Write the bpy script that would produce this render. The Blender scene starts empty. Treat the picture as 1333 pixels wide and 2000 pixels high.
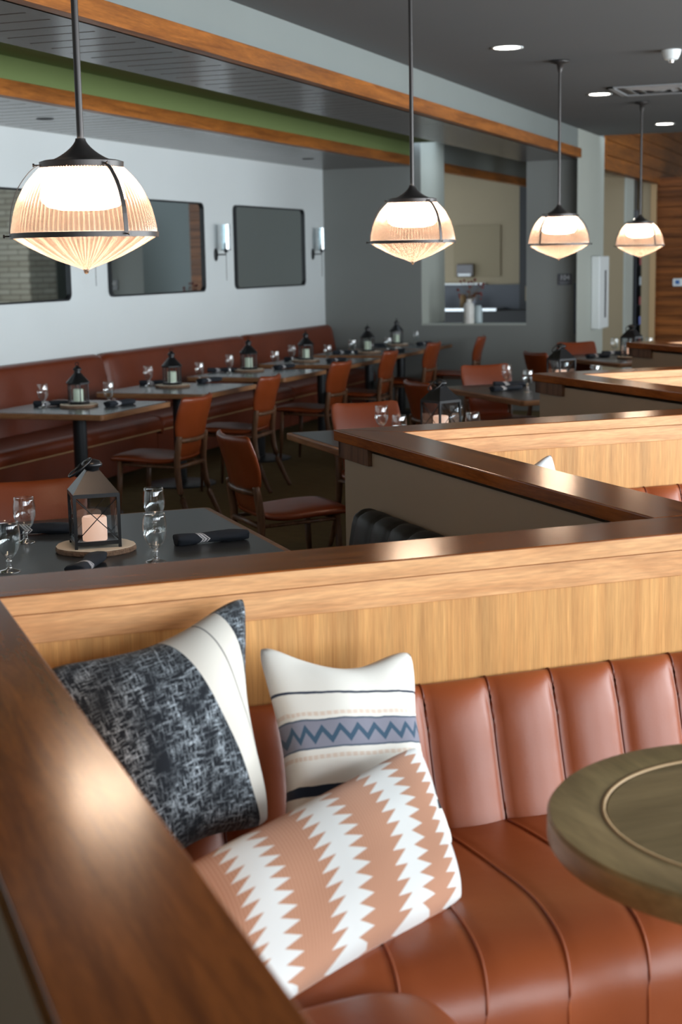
import bpy, bmesh, math, random
from mathutils import Vector, Matrix
PI = math.pi
R = math.radians
random.seed(7)
sc = bpy.context.scene
COL = sc.collection

# ------------------------------------------------------------------ camera
cam_data = bpy.data.cameras.new('camera')
cam = bpy.data.objects.new('camera', cam_data)
COL.objects.link(cam)
PITCH, ROLL, YAW = 0.16635, -0.017943, 0.36197
cp, sp = math.cos(PITCH), math.sin(PITCH)
_fw = Vector((0, cp, -sp)); _up = Vector((0, sp, cp)); _rt = Vector((1, 0, 0))
_r = _rt * math.cos(ROLL) + _up * math.sin(ROLL)
_u = _up * math.cos(ROLL) - _rt * math.sin(ROLL)
rot = Matrix((_r, _u, -_fw)).transposed()
cam.matrix_world = Matrix.Translation((0, 0, 1.7)) @ (Matrix.Rotation(YAW, 3, 'Z') @ rot).to_4x4()
cam_data.sensor_fit = 'VERTICAL'
cam_data.sensor_height = 36.0
cam_data.sensor_width = 24.0
cam_data.lens = 2922.0 / 2000 * 36
cam_data.clip_start = 0.05
cam_data.dof.use_dof = True
cam_data.dof.focus_distance = 5.0
cam_data.dof.aperture_fstop = 4.0
sc.camera = cam

# ------------------------------------------------------------------ world, exposure, daylight
sc.view_settings.view_transform = 'Standard'
sc.view_settings.look = 'None'
sc.view_settings.exposure = 0.85
sc.view_settings.gamma = 1.0
sc.view_settings.use_curve_mapping = False
w = bpy.data.worlds.new('world'); sc.world = w; w.use_nodes = True
w.node_tree.nodes['Background'].inputs[0].default_value = (0.72, 0.86, 1.0, 1)
w.node_tree.nodes['Background'].inputs[1].default_value = 2.0
sc.cycles.max_bounces = 7
sc.cycles.diffuse_bounces = 4
sc.cycles.glossy_bounces = 4
sc.cycles.transmission_bounces = 6
sc.cycles.transparent_max_bounces = 24
sc.cycles.sample_clamp_indirect = 12.0
sc.cycles.caustics_reflective = False
sc.cycles.caustics_refractive = False
sc.cycles.use_denoising = True

def area(name, loc, rot, sx, sy, power, color):
    l = bpy.data.lights.new(name, 'AREA'); l.shape = 'RECTANGLE'
    l.size = sx; l.size_y = sy; l.energy = power; l.color = color
    o = bpy.data.objects.new(name, l); COL.objects.link(o)
    o.location = loc; o.rotation_euler = rot
    return o
# daylight entering through the window bays of the right wall (X = 4)
DAY = (0.91, 0.965, 1.0)
WIN_BAYS = [(-3.4, -1.0), (-0.6, 1.8), (2.2, 4.6), (5.0, 7.4), (7.8, 10.2), (10.6, 13.0), (18.6, 21.0)]
for (y0, y1) in WIN_BAYS:
    area('window_daylight', (4.05, (y0 + y1) / 2, 1.65), (0, PI / 2, 0), 2.3, y1 - y0, 88 if y0 < 4 else (150 if y0 < 15 else 60), DAY)
BACK_BAYS = [(.6, 2.0), (2.3, 3.7)]
for (x0, x1) in BACK_BAYS:
    area('window_daylight', ((x0 + x1) / 2, -4.2, 1.65), (PI / 2, 0, 0), x1 - x0, 2.3, 9, DAY)

# ------------------------------------------------------------------ frames
BA = R(41.5652)
Cx, Cy = -math.sin(BA), math.cos(BA)
Dx, Dy = math.cos(BA), math.sin(BA)
def W(c, d, z=0.0):
    return Vector((Cx * c + Dx * d, Cy * c + Dy * d, z))

# ------------------------------------------------------------------ materials
MATS = {}
def new_mat(name):
    m = bpy.data.materials.new(name); m.use_nodes = True
    nt = m.node_tree
    b = nt.nodes['Principled BSDF']
    MATS[name] = m
    return m, nt, b
def N(nt, t, **kw):
    n = nt.nodes.new(t)
    for k, v in kw.items(): setattr(n, k, v)
    return n
def simple(name, col, rough=0.5, metal=0.0, noise=0.0, nscale=8.0, bump=0.0, bscale=60.0, spec=0.5, coat=0.0):
    m, nt, b = new_mat(name)
    b.inputs['Base Color'].default_value = (*col, 1)
    b.inputs['Roughness'].default_value = rough
    b.inputs['Metallic'].default_value = metal
    b.inputs['Specular IOR Level'].default_value = spec
    b.inputs['Coat Weight'].default_value = coat
    b.inputs['Coat Roughness'].default_value = 0.15
    if noise:
        tc = N(nt, 'ShaderNodeTexCoord'); no = N(nt, 'ShaderNodeTexNoise')
        no.inputs['Scale'].default_value = nscale; no.inputs['Detail'].default_value = 5
        nt.links.new(tc.outputs['Object'], no.inputs['Vector'])
        mx = N(nt, 'ShaderNodeMixRGB'); mx.blend_type = 'MIX'
        mx.inputs[1].default_value = (*[c * (1 - noise) for c in col], 1)
        mx.inputs[2].default_value = (*[min(1, c * (1 + noise)) for c in col], 1)
        nt.links.new(no.outputs['Fac'], mx.inputs[0]); nt.links.new(mx.outputs[0], b.inputs['Base Color'])
    if bump:
        tc = N(nt, 'ShaderNodeTexCoord'); no = N(nt, 'ShaderNodeTexNoise')
        no.inputs['Scale'].default_value = bscale; no.inputs['Detail'].default_value = 4
        nt.links.new(tc.outputs['Object'], no.inputs['Vector'])
        bp = N(nt, 'ShaderNodeBump'); bp.inputs['Strength'].default_value = bump; bp.inputs['Distance'].default_value = 0.01
        nt.links.new(no.outputs['Fac'], bp.inputs['Height']); nt.links.new(bp.outputs[0], b.inputs['Normal'])
    return m
def wood(name, dark, light, axis_scale, rot=(0, 0, 0), spec=.3, rough=0.3, coat=0.0, grain=6.0, streak=0.5, coords='Object', seed=0.0, blotch=1.0):
    """long-grain wood; axis_scale stretches the grain along one axis of the object"""
    m, nt, b = new_mat(name)
    tc = N(nt, 'ShaderNodeTexCoord'); mp = N(nt, 'ShaderNodeMapping')
    mp.inputs['Rotation'].default_value = rot; mp.inputs['Scale'].default_value = axis_scale
    mp.inputs['Location'].default_value = (seed, seed * 1.7, seed * .3)
    nt.links.new(tc.outputs[coords], mp.inputs[0])
    n1 = N(nt, 'ShaderNodeTexNoise'); n1.inputs['Scale'].default_value = grain; n1.inputs['Detail'].default_value = 8
    n1.inputs['Roughness'].default_value = 0.6; n1.inputs['Distortion'].default_value = 0.8
    n2 = N(nt, 'ShaderNodeTexNoise'); n2.inputs['Scale'].default_value = grain * 9; n2.inputs['Detail'].default_value = 3
    n3 = N(nt, 'ShaderNodeTexNoise'); n3.inputs['Scale'].default_value = grain * .35; n3.inputs['Detail'].default_value = 3
    for n in (n1, n2, n3): nt.links.new(mp.outputs[0], n.inputs['Vector'])
    r1 = N(nt, 'ShaderNodeValToRGB')
    r1.color_ramp.elements[0].position = 0.33; r1.color_ramp.elements[0].color = (*dark, 1)
    r1.color_ramp.elements[1].position = 0.66; r1.color_ramp.elements[1].color = (*light, 1)
    nt.links.new(n1.outputs['Fac'], r1.inputs[0])
    r2 = N(nt, 'ShaderNodeMapRange'); r2.inputs[1].default_value = .3; r2.inputs[2].default_value = .7
    r2.inputs[3].default_value = 1 - streak * .45; r2.inputs[4].default_value = 1.0 + streak * .15
    nt.links.new(n2.outputs['Fac'], r2.inputs[0])
    r3 = N(nt, 'ShaderNodeMapRange'); r3.inputs[1].default_value = .3; r3.inputs[2].default_value = .7
    r3.inputs[3].default_value = 1 - .22 * blotch; r3.inputs[4].default_value = 1 + .15 * blotch
    nt.links.new(n3.outputs['Fac'], r3.inputs[0])
    mu = N(nt, 'ShaderNodeMath', operation='MULTIPLY'); nt.links.new(r2.outputs[0], mu.inputs[0]); nt.links.new(r3.outputs[0], mu.inputs[1])
    vm = N(nt, 'ShaderNodeVectorMath', operation='SCALE')
    nt.links.new(r1.outputs[0], vm.inputs[0]); nt.links.new(mu.outputs[0], vm.inputs[3])
    nt.links.new(vm.outputs[0], b.inputs['Base Color'])
    b.inputs['Roughness'].default_value = rough; b.inputs['Specular IOR Level'].default_value = spec
    b.inputs['Coat Weight'].default_value = coat; b.inputs['Coat Roughness'].default_value = 0.22
    return m

M = {}
# object coordinates of booth woodwork: x along the rail, y across, z up
M['walnut'] = wood('walnut', (.165, .042, .006), (.36, .100, .017), (.8, 9, 9), rough=.16, spec=.32, grain=3.0, streak=.4)
M['oak_apron'] = wood('oak_apron', (.46, .21, .080), (.70, .38, .17), (.7, 8, 8), rough=.35, grain=2.6, streak=.45)
M['oak_veneer'] = wood('oak_veneer', (.50, .235, .075), (.64, .34, .120), (20, 20, .55), rough=.36, grain=2.6, streak=.45)
M['trim_wood'] = wood('trim_wood', (.17, .052, .009), (.37, .125, .022), (8, .6, 8), rough=.35, grain=3.2, streak=.5)
M['plank_dark'] = wood('plank_dark', (.065, .050, .045), (.12, .092, .080), (.6, 8, 8), spec=.5, rough=.22, grain=3, streak=.4)
M['plank_wall'] = wood('plank_wall', (.09, .026, .005), (.30, .095, .02), (.35, 2.5, 7), rough=.4, grain=2.2, streak=.5)
M['table_edge'] = wood('table_edge', (.20, .085, .032), (.34, .16, .07), (.9, .9, 9), rough=.4, grain=5, streak=.4)
M['round_wood'] = wood('round_wood', (.170, .122, .054), (.275, .200, .095), (.6, 7, 4), rough=.42, grain=3.0, streak=.4)
M['round_rim'] = wood('round_rim', (.165, .115, .048), (.265, .190, .085), (5, .8, 4), rough=.42, grain=2.4, streak=.4)
M['chair_wood'] = wood('chair_wood', (.085, .038, .018), (.18, .085, .042), (7, 7, .8), rough=.35, grain=5)
M['slab_wood'] = simple('slab_wood', (.90, .76, .60), .7, noise=.15, nscale=12)
M['bark'] = simple('bark', (.22, .13, .08), .9, noise=.65, nscale=55, bump=.8, bscale=80)
M['wall_blue'] = simple('wall_blue', (.68, .72, .72), .75, noise=.03, nscale=2, bump=.03, bscale=160)
M['wall_grey'] = simple('wall_grey', (.205, .215, .205), .7, noise=.03, nscale=2)
M['drywall'] = simple('drywall', (.185, .205, .195), .75, noise=.03, nscale=2)
M['wall_pale'] = simple('wall_pale', (.40, .42, .375), .75, noise=.03, nscale=2)
M['partition_paint'] = simple('partition_paint', (.36, .255, .165), .6, noise=.03, nscale=3)
M['ceiling'] = simple('ceiling', (.118, .122, .124), .85, noise=.03, nscale=2)
M['green'] = simple('green', (.165, .225, .075), .8, noise=.04, nscale=3)
M['beige'] = simple('beige', (.30, .235, .145), .8, noise=.03, nscale=3)
M['dark_recess'] = simple('dark_recess', (.02, .018, .016), .6)
M['metal_black'] = simple('metal_black', (.018, .020, .023), .42, .3)
M['bronze'] = simple('bronze', (.055, .050, .048), .38, .6)
M['lantern_black'] = simple('lantern_black', (.012, .012, .013), .35, .2)
M['lantern_grey'] = simple('lantern_grey', (.14, .145, .16), .35, .3)
M['laminate'] = simple('laminate', (.10, .108, .115), .24, noise=.08, nscale=25)
M['laminate_dark'] = simple('laminate_dark', (.040, .042, .045), .30, noise=.08, nscale=25)
M['napkin'] = simple('napkin_plain', (.012, .013, .016), .85)
M['black_leather'] = simple('black_leather', (.020, .017, .013), .5, spec=.3)
M['steel'] = simple('steel', (.6, .6, .58), .25, 1.0)
M['white_plastic'] = simple('white_plastic', (.72, .76, .76), .4)
M['vent_grey'] = simple('vent_grey', (.30, .31, .32), .5)
M['dark_grey'] = simple('dark_grey', (.05, .05, .055), .5)
M['sign_grey'] = simple('sign_grey', (.085, .088, .10), .4)
M['sign_white'] = simple('sign_white', (.62, .64, .66), .5)
M['sign_soft'] = simple('sign_soft', (.24, .25, .28), .5)
M['strip_blue'] = simple('strip_blue', (.10, .125, .17), .35)
M['ceramic'] = simple('ceramic', (.72, .70, .66), .4, noise=.2, nscale=18)
M['ceramic_blue'] = simple('ceramic_blue', (.42, .50, .52), .4)
M['dried_red'] = simple('dried_red', (.16, .035, .03), .9, noise=.4, nscale=40)
M['dried_brown'] = simple('dried_brown', (.14, .08, .03), .9)
M['paper'] = simple('paper', (.75, .75, .72), .6)
M['tan_strip'] = simple('tan_strip', (.42, .27, .13), .6)
M['product_red'] = simple('product_red', (.35, .04, .04), .5)
M['product_blue'] = simple('product_blue', (.14, .18, .5), .5)
M['product_white'] = simple('product_white', (.6, .62, .65), .5)
M['screen_blue'] = simple('screen_blue', (.03, .12, .35), .3)
M['curtain'] = simple('curtain', (.42, .37, .30), .9, noise=.1, nscale=5)

def leather(name, a, b_, rough=.30):
    m, nt, b = new_mat(name)
    tc = N(nt, 'ShaderNodeTexCoord')
    n1 = N(nt, 'ShaderNodeTexNoise'); n1.inputs['Scale'].default_value = 4.5; n1.inputs['Detail'].default_value = 6
    mx = N(nt, 'ShaderNodeMixRGB'); mx.inputs[1].default_value = (*a, 1); mx.inputs[2].default_value = (*b_, 1)
    nt.links.new(tc.outputs['Object'], n1.inputs['Vector']); nt.links.new(n1.outputs['Fac'], mx.inputs[0])
    nt.links.new(mx.outputs[0], b.inputs['Base Color'])
    n2 = N(nt, 'ShaderNodeTexNoise'); n2.inputs['Scale'].default_value = 160; n2.inputs['Detail'].default_value = 3
    n3 = N(nt, 'ShaderNodeTexNoise'); n3.inputs['Scale'].default_value = 9; n3.inputs['Detail'].default_value = 4
    nt.links.new(tc.outputs['Object'], n2.inputs['Vector']); nt.links.new(tc.outputs['Object'], n3.inputs['Vector'])
    ad = N(nt, 'ShaderNodeMath', operation='MULTIPLY_ADD'); ad.inputs[1].default_value = .08
    nt.links.new(n2.outputs['Fac'], ad.inputs[0]); nt.links.new(n3.outputs['Fac'], ad.inputs[2])
    bp = N(nt, 'ShaderNodeBump'); bp.inputs['Strength'].default_value = .14; bp.inputs['Distance'].default_value = .012
    nt.links.new(ad.outputs[0], bp.inputs['Height']); nt.links.new(bp.outputs[0], b.inputs['Normal'])
    b.inputs['Roughness'].default_value = rough
    b.inputs['Specular IOR Level'].default_value = .38
    return m
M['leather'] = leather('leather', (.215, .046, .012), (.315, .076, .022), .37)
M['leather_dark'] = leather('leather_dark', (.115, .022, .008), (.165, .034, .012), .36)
M['leather_chair'] = leather('leather_chair', (.160, .029, .006), (.225, .043, .009), .33)

def glass_thin(name, tint=(.96, .98, .98), rough=.02, edge=.9, base=.04, power=3.0, gl=(1, 1, 1)):
    m, nt, b = new_mat(name); nt.nodes.remove(b)
    out = nt.nodes['Material Output']
    tr = N(nt, 'ShaderNodeBsdfTransparent'); tr.inputs[0].default_value = (*tint, 1)
    g = N(nt, 'ShaderNodeBsdfGlossy'); g.inputs[0].default_value = (*gl, 1); g.inputs['Roughness'].default_value = rough
    lw = N(nt, 'ShaderNodeLayerWeight'); lw.inputs[0].default_value = .5
    pw = N(nt, 'ShaderNodeMath', operation='POWER'); pw.inputs[1].default_value = power
    nt.links.new(lw.outputs['Facing'], pw.inputs[0])
    mr = N(nt, 'ShaderNodeMapRange'); mr.inputs[3].default_value = base; mr.inputs[4].default_value = edge
    nt.links.new(pw.outputs[0], mr.inputs[0])
    mx = N(nt, 'ShaderNodeMixShader')
    nt.links.new(mr.outputs[0], mx.inputs[0]); nt.links.new(tr.outputs[0], mx.inputs[1]); nt.links.new(g.outputs[0], mx.inputs[2])
    nt.links.new(mx.outputs[0], out.inputs[0])
    return m
M['goblet_bowl'] = glass_thin('goblet_bowl', (.97, .985, .985), .03, .80, .07, 2.6)
M['goblet_foot'] = glass_thin('goblet_foot', (.97, .97, .95), .06, .9, .30, 1.6)
M['pane_glass'] = glass_thin('pane_glass', (.90, .92, .93), .03, .5, .06)
M['frost_glass'] = glass_thin('frost_glass', (.80, .86, .88), .12, .8, .18, 1.5)
M['mirror'] = simple('mirror', (.80, .86, .85), .02, 1.0)

def shade_mat():
    m, nt, b = new_mat('ribbed_glass'); nt.nodes.remove(b)
    out = nt.nodes['Material Output']
    tr = N(nt, 'ShaderNodeBsdfTransparent'); tr.inputs[0].default_value = (.66, .60, .54, 1)
    tl = N(nt, 'ShaderNodeBsdfTranslucent'); tl.inputs[0].default_value = (.215, .163, .130, 1)
    g = N(nt, 'ShaderNodeBsdfGlossy'); g.inputs[0].default_value = (1, .93, .86, 1); g.inputs['Roughness'].default_value = .25
    tc = N(nt, 'ShaderNodeTexCoord'); sx = N(nt, 'ShaderNodeSeparateXYZ'); nt.links.new(tc.outputs['Object'], sx.inputs[0])
    an = math_n(nt, 'ARCTAN2', sx.outputs['Y'], sx.outputs['X'])
    rb = math_n(nt, 'MULTIPLY_ADD', math_n(nt, 'COSINE', math_n(nt, 'MULTIPLY', an, 90.0)), .5, .5)
    for nd, lo, hi in ((tr, (.42, .35, .29), (.85, .78, .70)), (tl, (.115, .076, .055), (.195, .142, .110))):
        nt.links.new(mixc(nt, rb, lo, hi), nd.inputs[0])
    m1 = N(nt, 'ShaderNodeMixShader'); m1.inputs[0].default_value = .60
    nt.links.new(tr.outputs[0], m1.inputs[1]); nt.links.new(tl.outputs[0], m1.inputs[2])
    lw = N(nt, 'ShaderNodeLayerWeight'); lw.inputs[0].default_value = .45
    mr = N(nt, 'ShaderNodeMapRange'); mr.inputs[3].default_value = .04; mr.inputs[4].default_value = .30
    nt.links.new(lw.outputs['Facing'], mr.inputs[0])
    m2 = N(nt, 'ShaderNodeMixShader'); nt.links.new(mr.outputs[0], m2.inputs[0])
    nt.links.new(m1.outputs[0], m2.inputs[1]); nt.links.new(g.outputs[0], m2.inputs[2])
    nt.links.new(m2.outputs[0], out.inputs[0])
    return m

def emit(name, col, s, base=(.8, .8, .8)):
    m, nt, b = new_mat(name)
    b.inputs['Base Color'].default_value = (*base, 1)
    b.inputs['Emission Color'].default_value = (*col, 1)
    b.inputs['Emission Strength'].default_value = s
    return m
M['lamp_glow'] = emit('lamp_glow', (1, .82, .66), 40.0)
M['down_glow'] = emit('down_glow', (1, .93, .82), 6.0)
M['candle'] = emit('candle', (1, .62, .38), .10, (.85, .72, .62))
M['candle_lit'] = emit('candle_lit', (1, .55, .36), .42, (.95, .78, .68))
M['candle_pale'] = emit('candle_pale', (.8, 1, .8), .05, (.70, .78, .62))

def napkin_mat():
    m, nt, b = new_mat('napkin_striped')
    tc = N(nt, 'ShaderNodeTexCoord'); sx = N(nt, 'ShaderNodeSeparateXYZ')
    nt.links.new(tc.outputs['UV'], sx.inputs[0])
    ad = N(nt, 'ShaderNodeMath', operation='MULTIPLY_ADD'); ad.inputs[1].default_value = .22
    nt.links.new(sx.outputs['Y'], ad.inputs[0]); nt.links.new(sx.outputs['X'], ad.inputs[2])
    tot = None
    for c0, hw in ((.36, .011), (.40, .018), (.445, .011)):
        s = N(nt, 'ShaderNodeMath', operation='SUBTRACT'); s.inputs[1].default_value = c0; nt.links.new(ad.outputs[0], s.inputs[0])
        a = N(nt, 'ShaderNodeMath', operation='ABSOLUTE'); nt.links.new(s.outputs[0], a.inputs[0])
        l = N(nt, 'ShaderNodeMath', operation='LESS_THAN'); l.inputs[1].default_value = hw; nt.links.new(a.outputs[0], l.inputs[0])
        if tot is None: tot = l
        else:
            q = N(nt, 'ShaderNodeMath', operation='MAXIMUM'); nt.links.new(tot.outputs[0], q.inputs[0]); nt.links.new(l.outputs[0], q.inputs[1]); tot = q
    mx = N(nt, 'ShaderNodeMixRGB'); mx.inputs[1].default_value = (.014, .018, .026, 1); mx.inputs[2].default_value = (.55, .54, .55, 1)
    nt.links.new(tot.outputs[0], mx.inputs[0]); nt.links.new(mx.outputs[0], b.inputs['Base Color'])
    b.inputs['Roughness'].default_value = .9
    return m
M['napkin_striped'] = napkin_mat()

def stone_mat():
    m, nt, b = new_mat('stone_brick')
    tc = N(nt, 'ShaderNodeTexCoord'); mp = N(nt, 'ShaderNodeMapping')
    sx = N(nt, 'ShaderNodeSeparateXYZ'); nt.links.new(tc.outputs['Object'], sx.inputs[0])
    ad = N(nt, 'ShaderNodeMath', operation='ADD'); nt.links.new(sx.outputs['X'], ad.inputs[0]); nt.links.new(sx.outputs['Y'], ad.inputs[1])
    cb = N(nt, 'ShaderNodeCombineXYZ'); nt.links.new(ad.outputs[0], cb.inputs[0]); nt.links.new(sx.outputs['Z'], cb.inputs[1])
    br = N(nt, 'ShaderNodeTexBrick'); br.inputs['Scale'].default_value = 1.0
    br.inputs['Brick Width'].default_value = .42; br.inputs['Row Height'].default_value = .10; br.inputs['Mortar Size'].default_value = .010
    br.inputs['Color1'].default_value = (.62, .56, .46, 1); br.inputs['Color2'].default_value = (.46, .40, .31, 1); br.inputs['Mortar'].default_value = (.20, .17, .13, 1)
    nt.links.new(cb.outputs[0], br.inputs['Vector']); nt.links.new(br.outputs['Color'], b.inputs['Base Color'])
    b.inputs['Roughness'].default_value = .9
    return m
M['stone'] = stone_mat()

def carpet_mat():
    m, nt, b = new_mat('carpet')
    tc = N(nt, 'ShaderNodeTexCoord')
    mp = N(nt, 'ShaderNodeMapping'); mp.inputs['Scale'].default_value = (1, 6, 1); mp.inputs['Rotation'].default_value = (0, 0, R(40))
    nt.links.new(tc.outputs['Object'], mp.inputs[0])
    n1 = N(nt, 'ShaderNodeTexNoise'); n1.inputs['Scale'].default_value = 7; n1.inputs['Detail'].default_value = 4
    n2 = N(nt, 'ShaderNodeTexNoise'); n2.inputs['Scale'].default_value = 120
    nt.links.new(mp.outputs[0], n1.inputs['Vector']); nt.links.new(tc.outputs['Object'], n2.inputs['Vector'])
    mx = N(nt, 'ShaderNodeMixRGB'); mx.inputs[1].default_value = (.11, .080, .038, 1); mx.inputs[2].default_value = (.26, .185, .085, 1)
    nt.links.new(n1.outputs['Fac'], mx.inputs[0])
    m2 = N(nt, 'ShaderNodeMixRGB', blend_type='MULTIPLY'); m2.inputs[0].default_value = .5
    nt.links.new(mx.outputs[0], m2.inputs[1]); nt.links.new(n2.outputs['Color'], m2.inputs[2])
    nt.links.new(m2.outputs[0], b.inputs['Base Color']); b.inputs['Roughness'].default_value = .95
    b.inputs['Specular IOR Level'].default_value = .1
    return m
M['carpet'] = carpet_mat()

# --- cushion fabrics, patterned in the cushion's own UV (u across, v from the top)
def math_n(nt, op, a, b_=None, c=None):
    n = N(nt, 'ShaderNodeMath', operation=op)
    for i, v in enumerate((a, b_, c)):
        if v is None: continue
        if isinstance(v, (int, float)): n.inputs[i].default_value = v
        else: nt.links.new(v, n.inputs[i])
    return n.outputs[0]
def mixc(nt, f, a, b_):
    n = N(nt, 'ShaderNodeMixRGB')
    for i, v in ((0, f), (1, a), (2, b_)):
        if isinstance(v, (tuple, list)): n.inputs[i].default_value = (*v, 1)
        elif isinstance(v, (int, float)): n.inputs[i].default_value = v
        else: nt.links.new(v, n.inputs[i])
    return n.outputs[0]
def band(nt, x, c0, hw):
    return math_n(nt, 'LESS_THAN', math_n(nt, 'ABSOLUTE', math_n(nt, 'SUBTRACT', x, c0)), hw)
def fabric_base(name):
    m, nt, b = new_mat(name)
    tc = N(nt, 'ShaderNodeTexCoord'); s = N(nt, 'ShaderNodeSeparateXYZ'); nt.links.new(tc.outputs['UV'], s.inputs[0])
    b.inputs['Roughness'].default_value = .9; b.inputs['Specular IOR Level'].default_value = .15
    b.inputs['Sheen Weight'].default_value = .15
    wv = N(nt, 'ShaderNodeTexNoise'); wv.inputs['Scale'].default_value = 260; wv.inputs['Detail'].default_value = 2
    nt.links.new(tc.outputs['UV'], wv.inputs['Vector'])
    bp = N(nt, 'ShaderNodeBump'); bp.inputs['Strength'].default_value = .2; bp.inputs['Distance'].default_value = .003
    nt.links.new(wv.outputs['Fac'], bp.inputs['Height']); nt.links.new(bp.outputs[0], b.inputs['Normal'])
    return m, nt, b, tc, s.outputs['X'], s.outputs['Y']
def tweed():
    m, nt, b, tc, u, v = fabric_base('tweed_cushion')
    def streaks(sx, sy, lo, hi):
        mp = N(nt, 'ShaderNodeMapping'); mp.inputs['Scale'].default_value = (sx, sy, 1); nt.links.new(tc.outputs['UV'], mp.inputs[0])
        n = N(nt, 'ShaderNodeTexNoise'); n.inputs['Scale'].default_value = 1; n.inputs['Detail'].default_value = 2; nt.links.new(mp.outputs[0], n.inputs['Vector'])
        r = N(nt, 'ShaderNodeMapRange'); r.inputs[1].default_value = lo; r.inputs[2].default_value = hi; nt.links.new(n.outputs['Fac'], r.inputs[0]); return r.outputs[0]
    a = streaks(75, 15, .50, .72); c = streaks(17, 70, .48, .72); d = streaks(7, 6, .30, .62)
    e = streaks(130, 110, .25, .65)
    t = math_n(nt, 'MAXIMUM', a, c); t = math_n(nt, 'MULTIPLY', t, d); t = math_n(nt, 'MULTIPLY', t, e)
    tw = mixc(nt, t, (.014, .017, .022), (.62, .70, .76))
    k = math_n(nt, 'MULTIPLY_ADD', v, -.42, u)
    white = math_n(nt, 'MULTIPLY', math_n(nt, 'GREATER_THAN', k, .50), math_n(nt, 'LESS_THAN', k, .80))
    seam = band(nt, k, .675, .004)
    wcol = mixc(nt, seam, (.66, .62, .55), (.16, .15, .14))
    nt.links.new(mixc(nt, white, tw, wcol), b.inputs['Base Color'])
    return m
def stripes():
    m, nt, b, tc, u, v = fabric_base('striped_cushion')
    nz = N(nt, 'ShaderNodeTexNoise'); nz.inputs['Scale'].default_value = 9; nt.links.new(tc.outputs['UV'], nz.inputs['Vector'])
    vv = math_n(nt, 'MULTIPLY_ADD', math_n(nt, 'SUBTRACT', nz.outputs['Fac'], .5), .014, v)
    col = (.80, .77, .70)
    c = mixc(nt, band(nt, vv, .235, .006), col, (.030, .040, .065))
    ds = math_n(nt, 'LESS_THAN', math_n(nt, 'FRACT', math_n(nt, 'MULTIPLY', u, 26)), .6)
    for c0 in (.335, .525):
        c = mixc(nt, math_n(nt, 'MULTIPLY', band(nt, vv, c0, .009), math_n(nt, 'MULTIPLY_ADD', ds, .35, .3)), c, (.66, .48, .36))
    c = mixc(nt, band(nt, vv, .425, .066), c, (.085, .11, .15))
    c = mixc(nt, band(nt, vv, .425, .058), c, (.235, .235, .285))
    tri = math_n(nt, 'ABSOLUTE', math_n(nt, 'SUBTRACT', math_n(nt, 'FRACT', math_n(nt, 'MULTIPLY', u, 9.5)), .5))
    zz = math_n(nt, 'SUBTRACT', math_n(nt, 'SUBTRACT', vv, .395), math_n(nt, 'MULTIPLY', tri, .11))
    zig = math_n(nt, 'MULTIPLY', band(nt, zz, .004, .017), band(nt, vv, .425, .056))
    c = mixc(nt, zig, c, (.05, .095, .145))
    c = mixc(nt, band(nt, vv, .665, .022), c, (.022, .032, .055))
    c = mixc(nt, band(nt, vv, .785, .024), c, (.012, .013, .018))
    nt.links.new(c, b.inputs['Base Color'])
    return m
def ferns():
    m, nt, b, tc, u, v = fabric_base('terracotta_cushion')
    ribs = math_n(nt, 'MULTIPLY', math_n(nt, 'SINE', math_n(nt, 'MULTIPLY', u, 560.0)), .5)
    rib = math_n(nt, 'GREATER_THAN', ribs, .1)
    c = mixc(nt, math_n(nt, 'MULTIPLY', rib, .32), (.50, .245, .150), (.68, .42, .29))
    tot = None
    for c0 in (.20, .465, .735, .965):
        du = math_n(nt, 'ABSOLUTE', math_n(nt, 'SUBTRACT', u, c0))
        saw = math_n(nt, 'FRACT', math_n(nt, 'ADD', math_n(nt, 'MULTIPLY', v, 13), math_n(nt, 'MULTIPLY', du, -5.0)))
        tri = math_n(nt, 'SUBTRACT', 1.0, math_n(nt, 'MULTIPLY', math_n(nt, 'ABSOLUTE', math_n(nt, 'SUBTRACT', saw, .5)), 2.0))
        wd = math_n(nt, 'MULTIPLY_ADD', tri, .062, .022)
        ins = math_n(nt, 'LESS_THAN', du, wd)
        tot = ins if tot is None else math_n(nt, 'MAXIMUM', tot, ins)
    vin = math_n(nt, 'GREATER_THAN', v, .02)
    tot = math_n(nt, 'MULTIPLY', tot, vin)
    c = mixc(nt, tot, c, (.78, .79, .77))
    nt.links.new(c, b.inputs['Base Color'])
    return m
M['ribbed_glass'] = shade_mat()
M['tweed'] = tweed(); M['stripes'] = stripes(); M['ferns'] = ferns()
M['white_cloth'] = simple('white_cloth', (.74, .75, .76), .9)

# ------------------------------------------------------------------ helpers
def tag(o, label=None, cat=None, group=None, kind=None):
    if label: o['label'] = label
    if cat: o['category'] = cat
    if group: o['group'] = group
    if kind: o['kind'] = kind
    return o
def obj(name, bm, m, parent=None, smooth=False, loc=None, bevel=0.0, rotz=0.0, autosmooth=False):
    me = bpy.data.meshes.new(name)
    bmesh.ops.recalc_face_normals(bm, faces=bm.faces[:])
    bm.to_mesh(me); bm.free()
    o = bpy.data.objects.new(name, me); COL.objects.link(o)
    for mm in (m if isinstance(m, (list, tuple)) else [m]): me.materials.append(mm)
    if smooth:
        for p in me.polygons: p.use_smooth = True
        if autosmooth: me.set_sharp_from_angle(angle=R(38))
    if loc is not None: o.location = loc
    if rotz: o.rotation_euler = (0, 0, rotz)
    if parent: o.parent = parent
    if bevel:
        b = o.modifiers.new('bevel', 'BEVEL'); b.width = bevel; b.segments = 3; b.limit_method = 'ANGLE'
    return o
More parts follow.
